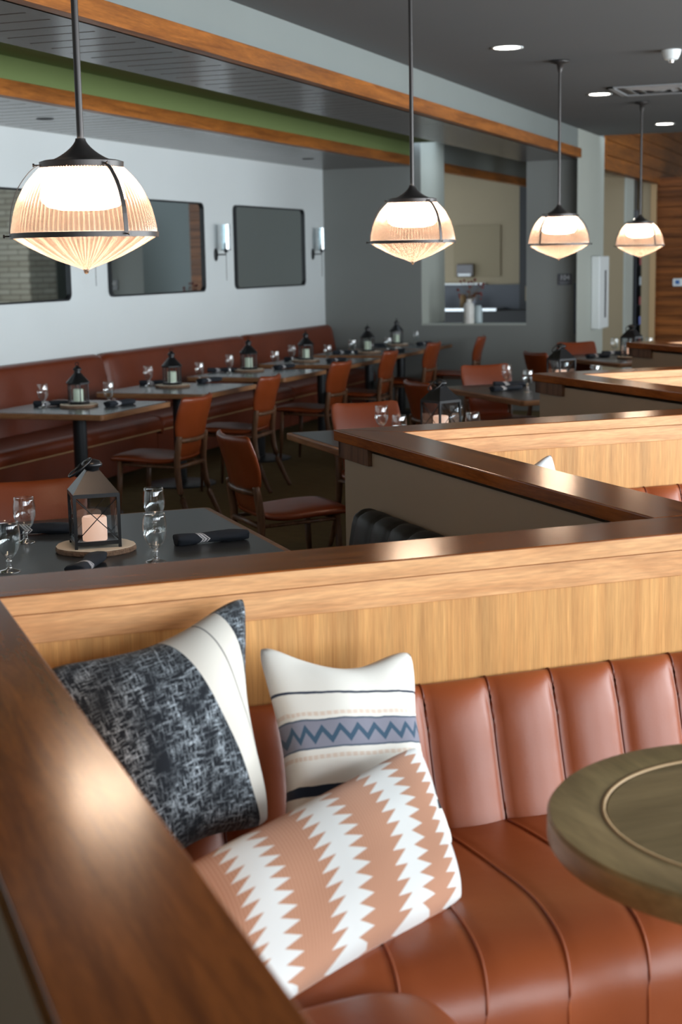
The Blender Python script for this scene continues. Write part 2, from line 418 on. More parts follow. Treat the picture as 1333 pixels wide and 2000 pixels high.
def empty(name, label, cat, loc=(0, 0, 0), rotz=0.0, group=None):
    o = bpy.data.objects.new(name, None); COL.objects.link(o)
    o.location = loc; o.rotation_euler = (0, 0, rotz); o.empty_display_size = .1
    return tag(o, label, cat, group)
def BM(): return bmesh.new()
def box(bm, x0, x1, y0, y1, z0, z1, mi=0):
    vs = [bm.verts.new(p) for p in ((x0, y0, z0), (x1, y0, z0), (x1, y1, z0), (x0, y1, z0), (x0, y0, z1), (x1, y0, z1), (x1, y1, z1), (x0, y1, z1))]
    for f in ((0, 3, 2, 1), (4, 5, 6, 7), (0, 1, 5, 4), (1, 2, 6, 5), (2, 3, 7, 6), (3, 0, 4, 7)):
        bm.faces.new([vs[i] for i in f]).material_index = mi
    return bm
def bx(*a): return box(BM(), *a)
def prism(bm, pts, z0, z1):
    a = [bm.verts.new((p[0], p[1], z0)) for p in pts]; b = [bm.verts.new((p[0], p[1], z1)) for p in pts]
    n = len(pts)
    bm.faces.new(a[::-1]); bm.faces.new(b)
    for i in range(n): bm.faces.new((a[i], a[(i + 1) % n], b[(i + 1) % n], b[i]))
    return bm
def lathe(bm, prof, seg=32, c=(0, 0, 0), rib=None):
    """prof: (r, z) list from bottom to top; r = 0 closes with a pole"""
    rings = []
    for (r, z) in prof:
        if r < 1e-6: rings.append([bm.verts.new((c[0], c[1], c[2] + z))])
        else:
            ring = []
            for i in range(seg):
                a = 2 * PI * i / seg; rr = r * (1 + (rib[1] * math.cos(rib[0] * a) if rib else 0))
                ring.append(bm.verts.new((c[0] + rr * math.cos(a), c[1] + rr * math.sin(a), c[2] + z)))
            rings.append(ring)
    for k in range(len(rings) - 1):
        a, b = rings[k], rings[k + 1]
        if len(a) == 1 and len(b) == 1: continue
        for i in range(seg):
            j = (i + 1) % seg
            if len(a) == 1: bm.faces.new((a[0], b[j], b[i]))
            elif len(b) == 1: bm.faces.new((a[i], a[j], b[0]))
            else: bm.faces.new((a[i], a[j], b[j], b[i]))
    return bm
def cyl(bm, r, z0, z1, c=(0, 0), seg=24):
    return lathe(bm, [(0, z0), (r, z0), (r, z1), (0, z1)], seg, (c[0], c[1], 0))
def tube(bm, pts, rad, seg=10, closed=False, flat=1.0):
    """sweep; rad may be a list; flat squashes the section along its second axis"""
    pts = [Vector(p) for p in pts]; n = len(pts)
    rad = rad if isinstance(rad, (list, tuple)) else [rad] * n
    rings = []; up = Vector((0, 0, 1))
    for i, p in enumerate(pts):
        if closed: t = pts[(i + 1) % n] - pts[i - 1]
        else: t = pts[min(i + 1, n - 1)] - pts[max(i - 1, 0)]
        t.normalize()
        ref = up if abs(t.z) < .95 else Vector((0, 1, 0))
        a = t.cross(ref).normalized(); b = t.cross(a).normalized()
        rings.append([bm.verts.new(p + a * math.cos(2 * PI * k / seg) * rad[i] + b * math.sin(2 * PI * k / seg) * rad[i] * flat) for k in range(seg)])
    for i in range(n if closed else n - 1):
        A, B_ = rings[i], rings[(i + 1) % n]
        for k in range(seg): bm.faces.new((A[k], A[(k + 1) % seg], B_[(k + 1) % seg], B_[k]))
    if not closed:
        bm.faces.new(rings[0][::-1]); bm.faces.new(rings[-1])
    return bm
def smooth_path(pts, n=6):
    pts = [Vector(p) for p in pts]; out = []
    for i in range(len(pts) - 1):
        p0 = pts[max(i - 1, 0)]; p1 = pts[i]; p2 = pts[i + 1]; p3 = pts[min(i + 2, len(pts) - 1)]
        for k in range(n):
            t = k / n
            out.append(.5 * ((2 * p1) + (-p0 + p2) * t + (2 * p0 - 5 * p1 + 4 * p2 - p3) * t * t + (-p0 + 3 * p1 - 3 * p2 + p3) * t ** 3))
    out.append(pts[-1]); return out
def grid(bm, rows, close_u=False):
    vs = [[bm.verts.new(p) for p in r] for r in rows]
    for i in range(len(vs) - 1):
        n = len(vs[i])
        for j in range(n if close_u else n - 1):
            bm.faces.new((vs[i][j], vs[i][(j + 1) % n], vs[i + 1][(j + 1) % n], vs[i + 1][j]))
    return vs
def dup(root, loc=None, rotz=None, label=None, group=None):
    r = root.copy(); COL.objects.link(r)
    if loc is not None: r.location = loc
    if rotz is not None: r.rotation_euler = (0, 0, rotz)
    if label: r['label'] = label
    if group: r['group'] = group
    for ch in [o for o in CH.get(root, [])]:
        c = ch.copy(); COL.objects.link(c); c.parent = r
        for g in CH.get(ch, []):
            d = g.copy(); COL.objects.link(d); d.parent = c
    return r
CH = {}
def index_children():
    CH.clear()
    for o in COL.objects:
        if o.parent: CH.setdefault(o.parent, []).append(o)

def struct(name, bm, m, **k):
    return tag(obj(name, bm, m, **k), kind='structure')

# ------------------------------------------------------------------ the shell of the room
XL, XF, YF, ZC = -6.38, -3.38, 16.45, 3.05     # left wall, drywall beam face, far wall, ceiling
struct('floor', bx(-9, 4.3, -4.2, 30, -.1, 0), M['carpet'])
struct('wall_left', bx(XL - .15, XL, -4.2, YF + .3, 0, 3.2), M['wall_blue'])
struct('ceiling', bx(XF, 4.2, -4.2, 17.42, ZC, ZC + .12), M['ceiling'])
struct('ceiling_hall', bx(-9, 4.2, 17.42, 30, 4.1, 4.2), M['ceiling'])
def back_wall():
    bm = BM(); x = -9
    for (x0, x1) in BACK_BAYS:
        box(bm, x, x0, -4.3, -4.12, 0, 4.2); box(bm, x0, x1, -4.3, -4.12, 0, .45); box(bm, x0, x1, -4.3, -4.12, 2.85, 4.2); x = x1
    box(bm, x, 4.2, -4.3, -4.12, 0, 4.2); return bm
struct('wall_back', back_wall(), M['drywall'])
for i, (x0, x1) in enumerate(BACK_BAYS):
    bm = BM()
    for a in (x0, (x0 + x1) / 2 - .025, x1 - .05): box(bm, a, a + .05, -4.14, -4.08, .45, 2.85)
    for z in (.45, 1.95, 2.80): box(bm, x0, x1, -4.14, -4.08, z, z + .05)
    struct('window_%d' % (len(WIN_BAYS) + i + 1), bm, M['dark_grey'])
struct('wall_end', bx(-9, 4.2, 27.5, 27.7, 0, 4.2), M['wall_pale'])
# right wall with its window openings
def right_wall():
    bm = BM(); y = -4.2
    for (y0, y1) in WIN_BAYS:
        box(bm, 4.0, 4.2, y, y0, 0, 4.2); box(bm, 4.0, 4.2, y0, y1, 0, .45); box(bm, 4.0, 4.2, y0, y1, 2.85, 4.2); y = y1
    box(bm, 4.0, 4.2, y, 30, 0, 4.2); return bm
struct('wall_right', right_wall(), M['drywall'])
for i, (y0, y1) in enumerate(WIN_BAYS):
    bm = BM()
    for (a, b_) in ((y0, y0 + .05), (y1 - .05, y1), ((y0 + y1) / 2 - .025, (y0 + y1) / 2 + .025)): box(bm, 3.95, 4.02, a, b_, .45, 2.85)
    for z in (.45, 1.95, 2.80): box(bm, 3.95, 4.02, y0, y1, z, z + .05)
    struct('window_%d' % (i + 1), bm, M['dark_grey'])
# dropped beam between dining strip and hall: drywall face with oak fascia under it
struct('trim_1', bx(XF - .16, XF, -4.15, YF + 1.3, 2.772, ZC + .1), M['drywall'])
struct('trim_2', bx(XF - .02, XF + .065, -4.15, YF - .28, 2.735, 2.832), M['trim_wood'], bevel=.003)
def plank_band(x0, x1):
    bm = BM()
    box(bm, x0, x0 + .09, -4.1, YF, 2.735, 2.76); box(bm, x1 - .09, x1, -4.1, YF, 2.735, 2.76)
    y = -4.1
    while y < YF - .2:
        box(bm, x0 + .09, x1 - .09, y, y + .172, 2.735, 2.76); y += .19
    return bm
struct('ceiling_planks_near', plank_band(-4.02, XF + .0), M['plank_dark'])
struct('ceiling_planks_wall', plank_band(XL, -5.30), M['plank_dark'])
struct('ceiling_backing_near', bx(-4.02, XF - .165, -4.15, YF, 2.775, 2.99), M['dark_recess'])
struct('ceiling_backing_wall', bx(XL, -5.29, -4.15, YF, 2.775, 2.99), M['dark_recess'])
struct('trim_3', bx(-5.30, -5.22, -4.15, YF - .2, 2.732, 2.832), M['trim_wood'], bevel=.003)
struct('trim_4', bx(-5.29, -5.24, -4.15, YF - .2, 2.833, 2.99), M['green'])
struct('trim_5', bx(-4.03, -4.0, -4.15, YF - .2, 2.762, 2.99), M['green'])
struct('ceiling_recess', bx(-5.24, -4.02, -4.15, YF - .2, 2.975, 2.995), M['green'])
# far wall: sill wall, left panel with deep jamb, right pier
struct('wall_far_left', bx(XL, -5.20, YF, 17.35, 0, 3.15), M['wall_grey'])
struct('wall_far_sill', bx(-5.20, -3.98, YF, YF + .25, 0, .965), M['wall_grey'])
struct('wall_far_pier', bx(-3.98, XF - .001, YF, 17.76, 0, 3.15), M['wall_grey'])
struct('wall_far_jamb', bx(-5.21, -5.195, YF + .002, 17.36, .965, 3.14), M['wall_pale'])
struct('wall_far_face', bx(XF - .002, XF + .006, YF - .17, 17.76, 0, ZC), M['wall_pale'])
struct('trim_6', bx(-5.20, -3.98, YF - .01, YF + .27, .955, .972), M['wall_pale'])
# pass-through corridor and kitchen seen through the opening
struct('ceiling_corridor', bx(-9, -3.4, 17.0, 27.5, 3.12, 3.2), M['wall_grey'])
struct('trim_7', bx(-5.38, -5.29, 17.36, 22.8, 2.73, 2.835), M['trim_wood'])
struct('trim_8', bx(-5.36, -5.31, 17.36, 22.8, 2.835, 3.12), M['drywall'])
struct('wall_kitchen', bx(-9, -5.55, 22.6, 22.75, 0, 3.12), M['beige'])
struct('wall_kitchen_dark', bx(-5.55, -5.25, 22.5, 22.7, 0, 3.12), M['dark_recess'])
struct('wall_kitchen_right', bx(-5.25, -4.2, 22.9, 23.05, 0, 3.12), M['beige'])
# right-hand end: bulkhead of planks, grey wall stub, plank wall
def plank_face(bm, x, y0, y1, z0, z1, h):
    z = z0
    while z < z1:
        box(bm, x - .06, x, y0, y1, z, min(z + h - .012, z1)); z += h
    box(bm, x - .12, x - .02, y0, y1, z0, z1); return bm
struct('wall_bulkhead', plank_face(BM(), XF + .0, 17.79, 27.4, 2.70, 4.1, .175), M['trim_wood'])
struct('trim_9', bx(XF - .1, XF + .02, 17.765, 17.84, 2.70, 4.1), M['trim_wood'])
struct('wall_stub', bx(-4.4, -3.52, 20.0, 20.6, 0, 3.12), M['beige'])
struct('wall_stub_face', bx(-3.53, -3.51, 19.995, 20.62, 0, 3.12), M['wall_pale'])
def plank_wall():
    bm = BM(); z = 0
    while z < 2.75:
        box(bm, -3.42, -.8, 22.0, 22.06, z, z + .128); z += .14
    box(bm, -3.42, -.8, 22.05, 22.12, 0, 2.75); return bm
struct('wall_planks', plank_wall(), M['plank_wall'])
struct('trim_10', bx(-3.50, -3.42, 21.95, 22.12, 0, 2.75), M['tan_strip'])
struct('trim_11', bx(-3.62, -3.50, 21.97, 22.12, 0, 2.75), M['beige'])
struct('wall_hall_back', bx(-4.9, -3.6, 24.2, 24.3, 0, 3.12), M['beige'])
struct('wall_stone_pillar', bx(2.0, 3.95, 23.4, 24.3, 0, 4.1), M['stone'])

# ------------------------------------------------------------------ booths
CAPW, ZR = .222, 1.0
RB = PI / 2 - (PI / 2 - BA)     # rotation that turns local x into D and local y into C
def booth_partition(Oc, Od, L1, c_end, label, sink=0.0):
    root = empty('booth_partition', label, 'partition', W(Oc, Od, 0), BA, 'zigzag booth partitions')
    # local frame: x along D (arm to the right), y along C (arm 2 runs to -y)
    L2 = Oc - c_end
    w_ = CAPW
    obj('rail_cap', prism(BM(), [(0, 0), (L1, 0), (L1, -w_), (w_, -w_)], .954, 1.0), M['walnut'], root, bevel=.004)
    bm = prism(BM(), [(0, 0), (0, -L2), (w_, -L2), (w_, -w_)], .954, 1.0)
    # arm 2 cap uses its own x along the rail: rotate the mesh frame
    for v in bm.verts: v.co = Vector((v.co.y, -v.co.x, v.co.z))
    obj('rail_cap', bm, M['walnut'], root, bevel=.004, rotz=PI / 2)
    # sub-frame wood strips (inner aprons) and walls
    obj('apron', bx(w_ + .006, L1, -w_ + .004, -w_ + .024, .888, .9535), M['oak_apron'], root, bevel=.002)
    bm = bx(-L2, -w_ - .006, -w_ + .004, -w_ + .024, .888, .9535)
    obj('apron', bm, M['oak_apron'], root, rotz=PI / 2)
    obj('lit_edge', bx(w_ - .001, L1, -w_ - .0025, -w_ + .004, .957, .997), M['oak_apron'], root)  # paler wood paints the window light on the walnut cap's inner edge
    obj('veneer_panel', bx(w_ + .02, L1, -w_ + .010, -w_ + .03, .3, .8885), M['oak_veneer'], root)
    obj('veneer_panel', bx(-L2, -w_ - .02, -w_ + .010, -w_ + .03, .3, .8885), M['oak_veneer'], root, rotz=PI / 2)
    bm = BM()
    prism(bm, [(.035, -.035), (L1, -.035), (L1, -w_ + .03), (w_ - .03, -w_ + .03)], 0, .935)
    prism(bm, [(.035, -.035), (.035, -L2), (w_ - .03, -L2), (w_ - .03, -w_ + .03)], 0, .935)
    obj('painted_wall', bm, M['partition_paint'], root)
    bm = BM(); box(bm, .016, .045, -.34, -.012, .883, .9535); box(bm, .016, .34, -.041, -.012, .883, .9535)
    obj('corner_block', bm, M['chair_wood'], root, bevel=.002)
    return root

CH_W = .175
def sstep(t): t = max(0, min(1, t)); return t * t * (3 - 2 * t)
def channel_bulge(frac): return math.sin(PI * frac) ** .55
def booth_bench(Oc, Od, L1, L2, label, cornerless=False):
    """brown leather bench around the inside of a booth; local frame as the partition"""
    root = empty('booth_bench', label, 'bench', W(Oc, Od, 0), BA, 'tan leather booth benches')
    # back-rest profile along arm 1: (y from panel plane (-.222+.03), z)
    prof = smooth_path([(-.2, .60, 0), (-.205, .668, 0), (-.232, .690, 0), (-.268, .674, 0), (-.296, .62, 0), (-.322, .53, 0), (-.352, .43, 0), (-.375, .36, 0)], 4)
    x0 = .28 ; d_seam = 1.41 - .206     # a seam position in the local frame
    k0 = math.floor((x0 - d_seam) / CH_W); k1 = math.ceil((L1 - d_seam) / CH_W)
    rows = []; xs = []
    for k in range(k0, k1 + 1):
        for s in range(10):
            xs.append((d_seam + (k + s / 10) * CH_W, s / 10))
    for x, fr in xs:
        if x < x0 or x > L1: continue
        row = []
        for i, p in enumerate(prof):
            t = i / (len(prof) - 1)
            amt = .036 * (channel_bulge(fr) - 1) * sstep((t - .22) * 3.2)
            nx, nz = -.75, .66
            if t < .3: nx, nz = -.6, .8
            row.append((x, p.x + nx * amt, p.y + nz * amt))
        rows.append(row)
    bm = BM(); grid(bm, rows); obj('backrest', bm, M['leather'], root, smooth=True)
    # seat along arm 1
    sp_ = smooth_path([(-.33, .365, 0), (-.50, .390, 0), (-.80, .415, 0), (-.94, .416, 0), (-1.035, .396, 0), (-1.090, .340, 0), (-1.105, .25, 0), (-1.10, .08, 0)], 4)
    rows = []
    for x, fr in xs:
        if x < x0 or x > L1: continue
        row = []
        for i, p in enumerate(sp_):
            amt = .004 * (math.sin(PI * fr) ** .15 - 1)
            if x < .80: amt = 0
            t = i / (len(sp_) - 1)
            row.append((x - .085 * min(1, t * 1.25) * sstep((x - .45) / .3), p.x - amt * -.4 * sstep((t - .5) * 4), p.y + amt * (1 - .6 * sstep((t - .5) * 3))))
        rows.append(row)
    bm = BM(); grid(bm, rows); obj('seat', bm, M['leather'], root, smooth=True)
    # piping along each seat seam; crease shade of the back as dark tubes
    bm = BM(); bm2 = BM()
    for k in range(k0 + 1, k1 + 1):
        x = d_seam + k * CH_W
        if x < x0 + .5 or x > L1: continue
        tube(bm, [(x - .085 * min(1, (i + 1) / (len(sp_) - 1) * 1.25), p.x - .0008, p.y - .0016) for i, p in enumerate(sp_[1:])], .0036, 6)
    for k in range(k0 + 1, k1 + 1):
        x = d_seam + k * CH_W
        if x < x0 + .05 or x > L1: continue
        q = []
        for i, p in enumerate(prof):
            t = i / (len(prof) - 1); am = -.033 * sstep((t - .22) * 3.2)
            q.append((x, p.x + (-.6 if t < .3 else -.75) * am, p.y + (.8 if t < .3 else .66) * am + .001))
        tube(bm2, q[3:], .0032, 6)
    obj('piping', bm, M['leather'], root, smooth=True)
    obj('back_crease', bm2, M['leather_dark'], root, smooth=True)  # dark leather paints the shade in the creases between channels
    # side bench along arm 2: back pad and seat, its front edge rolled
    pl = [(p.x, p.y) for p in prof]
    rows = []
    ks = int(L2 / CH_W)
    for k in range(ks):
        for s in range(8):
            fr = s / 8; y = -.30 - (k + fr) * CH_W
            if y < -L2: break
            rows.append([(-(q[0]) + 0.0 + (.75 * .024 * (channel_bulge(fr) - 1) * sstep(i / 3)), y, q[1] + .5 * .024 * (channel_bulge(fr) - 1) * sstep(i / 3)) for i, q in enumerate(pl)])
    bm = BM(); grid(bm, rows); obj('side_backrest', bm, M['leather'], root, smooth=True)
    pr = smooth_path([(.33, .37, 0), (.45, .405, 0), (.66, .425, 0), (.76, .418, 0), (.830, .385, 0), (.858, .30, 0), (.858, .08, 0)], 4)
    rows = []
    ysum = [-1.112, -1.115, -1.125, -1.145, -1.20, -1.30] + [-1.4 - .12 * i for i in range(int((L2 - 1.4) / .12))]
    drop = [.022, .010, .004, .001, 0, 0]
    for i, y in enumerate(ysum):
        dz = drop[i] if i < len(drop) else 0
        rd = [.035, .022, .012, .005, 0, 0][i] if i < 6 else 0
        rows.append([(p.x - (rd if p.x > .6 else 0), y, p.y - dz) for p in pr])
    bm = BM(); grid(bm, rows); obj('side_seat', bm, M['leather'], root, smooth=True)
    bm = BM(); box(bm, .25, L1, -1.05, -.24, 0, .33); box(bm, .25, .80, -L2, -1.1, 0, .33)
    obj('plinth', bm, M['dark_recess'], root)
    return root

B1 = (3.42, .206); B2 = (5.868, 2.205); B3 = (8.15, 4.368); B4 = (10.69, 6.60)
booth_partition(*B1, 2.6, .2, 'walnut-capped booth partition in the foreground with cushions in its corner')
booth_partition(*B2, 2.7, B1[0], 'walnut-capped zigzag booth partition directly behind the foreground booth')
booth_partition(*B3, 2.7, B2[0], 'third walnut-capped booth partition, in front of the far one at the right edge')
booth_partition(*B4, 2.7, B3[0], 'farthest booth partition at the right edge under the last pendant')
booth_bench(*B1, 2.5, 2.6, 'tan leather channel-tufted bench in the foreground booth')
booth_bench(*B2, 2.6, 2.2, 'tan leather bench barely showing in the second booth')

# black channel-back bench on the outer side of the second partition
def black_bench():
    root = empty('black_bench', 'black leather channel-back bench against the outer side of the second partition', 'bench', W(B2[0] - .12, B2[1] + .03, -.0), BA)
    rows = []
    L = 1.75; cw = .165
    n = int(L / cw)
    prof = smooth_path([(.0, .60, 0), (-.012, .735, 0), (-.05, .757, 0), (-.095, .745, 0), (-.125, .70, 0), (-.16, .48, 0)], 3)
    for k in range(n):
        for s in range(8):
            fr = s / 8; t = k + fr
            y = -.16 - t * cw
            edge = max(0, 1 - t / .9)
            row = []
            for i, p in enumerate(prof):
                am = .013 * (math.sin(PI * fr) ** .5 - 1) * sstep(i / 2)
                row.append((p.x * (1 - .55 * edge) + .0 - am, y, p.y - .028 - .10 * edge ** 2 * (1 if i > 0 else 0) + am * .8))
            rows.append(row)
    bm = BM(); vs = grid(bm, rows); bm.faces.new([v for v in vs[0]][::-1])
    obj('backrest', bm, M['black_leather'], root, smooth=True)
    obj('seat', bx(-.60, -.10, -1.9, -.16, .12, .46), M['black_leather'], root, bevel=.03)
    obj('plinth', bx(-.56, .0, -1.9, -.18, 0, .12), M['dark_recess'], root)
black_bench()

# round table in the foreground booth
def round_table():
    root = empty('round_table', 'round weathered wood table in the foreground booth with a ring inlay', 'table', W(2.014, 1.569, 0), BA)
    r = .403
    obj('rim_board', lathe(BM(), [(.305, .702), (r - .004, .700), (r, .706), (r, .744), (r - .005, .750), (.310, .750), (.305, .747), (.305, .702)], 96), M['round_rim'], root, smooth=True, autosmooth=True)
    obj('centre_board', lathe(BM(), [(0, .702), (.302, .702), (.302, .744), (.299, .7475), (0, .7475)], 96), M['round_wood'], root, smooth=True, autosmooth=True)
    obj('inlay_ring', lathe(BM(), [(.302, .748), (.3025, .7512), (.3085, .7512), (.309, .748)], 96), M['tan_strip'], root, smooth=True)
    obj('pole', cyl(BM(), .045, .02, .70), M['metal_black'], root, smooth=True, autosmooth=True)
    obj('base', lathe(BM(), [(0, 0), (.26, 0), (.26, .012), (.05, .03), (0, .03)], 48), M['metal_black'], root, smooth=True, autosmooth=True)
round_table()

# ------------------------------------------------------------------ cushions
def cushion(name, P, thick, mat, label, backmat, puff=.5, nrm_flip=False, seed=0, pinch=.055, wr=.006):
    """P: TL, TR, BR, BL corners (world). Two puffed faces meeting in a seam."""
    TL, TR, BR, BL = P
    ctr = (TL + TR + BR + BL) / 4
    n = (TR - TL).cross(BL - TL).normalized()
    if n.dot(Vector((0, 0, 1.7)) - ctr) < 0: n = -n
    rnd = random.Random(seed)
    ph = [rnd.uniform(0, 6.28) for _ in range(6)]
    NN = 40
    bm = BM(); uvl = bm.loops.layers.uv.new('UVMap')
    def pos(u, v, side):
        # pull edges inwards between corners (pillow pinch)
        uu = u + (0.5 - u) * 2 * pinch * (math.sin(PI * v) ** 1.6) * (abs(2 * u - 1) ** 3)
        vv = v + (0.5 - v) * 2 * pinch * (math.sin(PI * u) ** 1.6) * (abs(2 * v - 1) ** 3)
        cr = max(abs(2 * u - 1), abs(2 * v - 1)) ** 6 * (min(abs(2 * u - 1), abs(2 * v - 1)) ** 6) * .026
        uu += (.5 - u) * 2 * cr; vv += (.5 - v) * 2 * cr
        p = TL * (1 - uu) * (1 - vv) + TR * uu * (1 - vv) + BR * uu * vv + BL * (1 - uu) * vv
        eu = max(0, 1 - (2 * u - 1) ** 2); ev = max(0, 1 - (2 * v - 1) ** 2)
        h = thick * .5 * (eu * ev) ** puff * (1 + .12 * (eu + ev - 1))
        wri = wr * (math.sin(9 * u + 4 * v + ph[0]) * math.sin(5 * v - 7 * u + ph[1]) + .6 * math.sin(17 * u * v + ph[2])) * min(1, 6 * eu * ev)
        return p + n * side * (h + wri)
    fr = [[bm.verts.new(pos(i / NN, j / NN, 1)) for i in range(NN + 1)] for j in range(NN + 1)]
    bk = [[(fr[j][i] if i in (0, NN) or j in (0, NN) else bm.verts.new(pos(i / NN, j / NN, -1))) for i in range(NN + 1)] for j in range(NN + 1)]
    for side, g in ((0, fr), (1, bk)):
        for j in range(NN):
            for i in range(NN):
                f = bm.faces.new((g[j][i], g[j][i + 1], g[j + 1][i + 1], g[j + 1][i]))
                f.material_index = side
                for lp, (a, b_) in zip(f.loops, ((i, j), (i + 1, j), (i + 1, j + 1), (i, j + 1))): lp[uvl].uv = (a / NN, b_ / NN)
    # origin at the bottom centre
    org = (BL + BR) / 2
    for v in bm.verts: v.co -= org
    o = obj(name, bm, [mat, backmat], smooth=True, loc=org)
    tag(o, label, 'cushion')
    return o
cushion('throw_cushion', (W(3.05, .475, .872), W(3.14, .965, .972), W(2.87, .922, .53), W(2.79, .58, .44)), .22, M['tweed'],
        'black-and-white tweed cushion with a slanting cream band, leaning in the booth corner', M['white_cloth'], seed=1, wr=.005, puff=.42, pinch=.085)
cushion('throw_cushion', (W(3.06, .958, .872), W(3.04, 1.325, .824), W(2.86, 1.350, .412), W(2.84, .93, .415)), .15, M['stripes'],
        'white cushion with navy stripes and a zigzag band standing behind the terracotta one', M['stripes'], seed=2, pinch=.115, wr=.005, puff=.42)
cushion('throw_cushion', (W(2.50, .60, .615), W(2.85, 1.256, .672), W(2.60, 1.250, .415), W(2.24, .61, .41)), .19, M['ferns'],
        'terracotta lumbar cushion with white zigzag fern columns lying in front of the others', M['white_cloth'], seed=3, pinch=.03, wr=.005, puff=.42)
cushion('throw_cushion', (W(5.36, 2.66, .80), W(5.46, 3.02, .90), W(5.22, 3.02, .50), W(5.15, 2.70, .47)), .13, M['white_cloth'],
        'pale cushion whose tip shows above the second booth partition', M['white_cloth'], seed=4)

# ------------------------------------------------------------------ furniture prototypes
def pad(bm, cl, hw, th, n=14, ex=4.0, crown=0.0, bow=None):
    """leather pad: centre line points (y,z), half widths, half thickness; superellipse section. bow(x/hw) shifts along normal"""
    rows = []; m = len(cl)
    for i in range(m):
        a = cl[max(i - 1, 0)]; b_ = cl[min(i + 1, m - 1)]
        t = Vector((0, b_[0] - a[0], b_[1] - a[1])).normalized(); nn = Vector((0, -t.z, t.y))
        ring = []
        for k in range(2 * n):
            ang = PI * k / n
            cx, sy = math.cos(ang), math.sin(ang)
            x = hw[i] * math.copysign(abs(cx) ** (2 / ex), cx); h = th[i] * math.copysign(abs(sy) ** (2 / 2.6), sy)
            bo_ = bow[i] * (x / max(hw[i], 1e-4)) ** 2 if bow else 0
            ring.append(Vector((x, cl[i][0], cl[i][1])) + nn * (h + bo_ + crown * (1 if sy > 0 else 0) * (1 - (x / max(hw[i], 1e-4)) ** 2)))
        rows.append(ring)
    vs = grid(bm, rows, close_u=True)
    bm.faces.new(vs[0][::-1]); bm.faces.new(vs[-1])
    return bm
def spath(pts, n=4):
    return [(p.x, p.y) for p in smooth_path([(a, b, 0) for a, b in pts], n)]
def lerp_list(vals, n):
    out = []
    m = len(vals)
    for i in range(n):
        t = i / (n - 1) * (m - 1); k = min(int(t), m - 2); f = t - k; f = f * f * (3 - 2 * f) if False else f
        out.append(vals[k] * (1 - f) + vals[k + 1] * f)
    return out
def make_chair(label):
    root = empty('dining_chair', label, 'chair', group='tan leather dining chairs')
    cl = spath([(.245, .448), (.235, .462), (.10, .462), (-.08, .452), (-.175, .458), (-.205, .475)], 4); n = len(cl)
    obj('seat', pad(BM(), cl, lerp_list([.19, .225, .235, .225, .195, .18], n), lerp_list([.006, .024, .026, .026, .022, .016], n), crown=.0), M['leather_chair'], root, smooth=True)
    cl = spath([(-.185, .458), (-.212, .49), (-.232, .55), (-.243, .61)], 4); n = len(cl)
    obj('lower_back', pad(BM(), cl, lerp_list([.165, .17, .172, .175], n), lerp_list([.012, .014, .014, .010], n), ex=5.0, bow=lerp_list([.0, -.008, -.015, -.02], n)), M['leather_chair'], root, smooth=True)
    cl = spath([(-.250, .590), (-.258, .61), (-.270, .68), (-.296, .76), (-.325, .838), (-.331, .857)], 4); n = len(cl)
    obj('backrest', pad(BM(), cl, lerp_list([.19, .200, .214, .222, .214, .18], n), lerp_list([.010, .022, .025, .024, .019, .006], n), ex=5.0, bow=lerp_list([-.03, -.032, -.038, -.042, -.045, -.045], n)), M['leather_chair'], root, smooth=True)
    # wooden frame: rails under the seat, rear legs rising behind the back, front legs
    for s in (-1, 1):
        obj('leg', tube(BM(), smooth_path([(s * .186, -.244, .615), (s * .190, -.236, .56), (s * .192, -.222, .42), (s * .197, -.245, .25), (s * .206, -.300, .10), (s * .212, -.350, 0)], 4),
                        [.019, .020, .021, .0215, .022, .022, .022, .022, .022, .0215, .021, .0205, .020, .0195, .019, .018, .017, .016, .0155, .0145, .0135], 8), M['chair_wood'], root, smooth=True)
        obj('leg', tube(BM(), [(s * .196, .185, .445), (s * .200, .195, .25), (s * .206, .212, 0)], [.019, .017, .011], 8), M['chair_wood'], root, smooth=True)
    bm = BM()
    for s in (-1, 1): tube(bm, [(s * .192, -.225, .415), (s * .192, .19, .425)], .017, 8, flat=.6)
    tube(bm, [(-.192, .19, .425), (.192, .19, .425)], .016, 8); tube(bm, [(-.192, -.224, .415), (.192, -.224, .415)], .016, 8)
    obj('seat_frame', bm, M['chair_wood'], root, smooth=True)
    obj('back_rail', tube(BM(), [(-.186, -.240, .585), (-.09, -.262, .582), (0, -.268, .58), (.09, -.262, .582), (.186, -.240, .585)], .016, 8), M['chair_wood'], root, smooth=True)
    return root
def make_table(label, w_, d_, name, group, top, z=.75, inset=.02):
    root = empty(name, label, 'table', group=group)
    r = .03
    def rr(bw, bd, rad, k=5):
        out = []
        for (cx, cy, a0) in ((bw - rad, bd - rad, 0), (-bw + rad, bd - rad, 90), (-bw + rad, -bd + rad, 180), (bw - rad, -bd + rad, 270)):
            for i in range(k + 1):
                a = R(a0 + 90 * i / k); out.append((cx + rad * math.cos(a), cy + rad * math.sin(a)))
        return out
    obj('table_edge', prism(BM(), rr(w_ / 2, d_ / 2, .03), z - .038, z - .002), M['table_edge'], root, bevel=.005)
    obj('tabletop', prism(BM(), rr(w_ / 2 - inset, d_ / 2 - inset, .012), z - .006, z), top, root)
    obj('pole', cyl(BM(), .047, .012, z - .03), M['metal_black'], root, smooth=True, autosmooth=True)
    obj('base', lathe(BM(), [(0, 0), (.27, 0), (.27, .010), (.25, .016), (.06, .028), (0, .028)], 40), M['metal_black'], root, smooth=True, autosmooth=True)
    return root
GOB = [(0, .004), (.010, .0045), (.032, .0045), (.0335, .002), (.0345, .0015)]
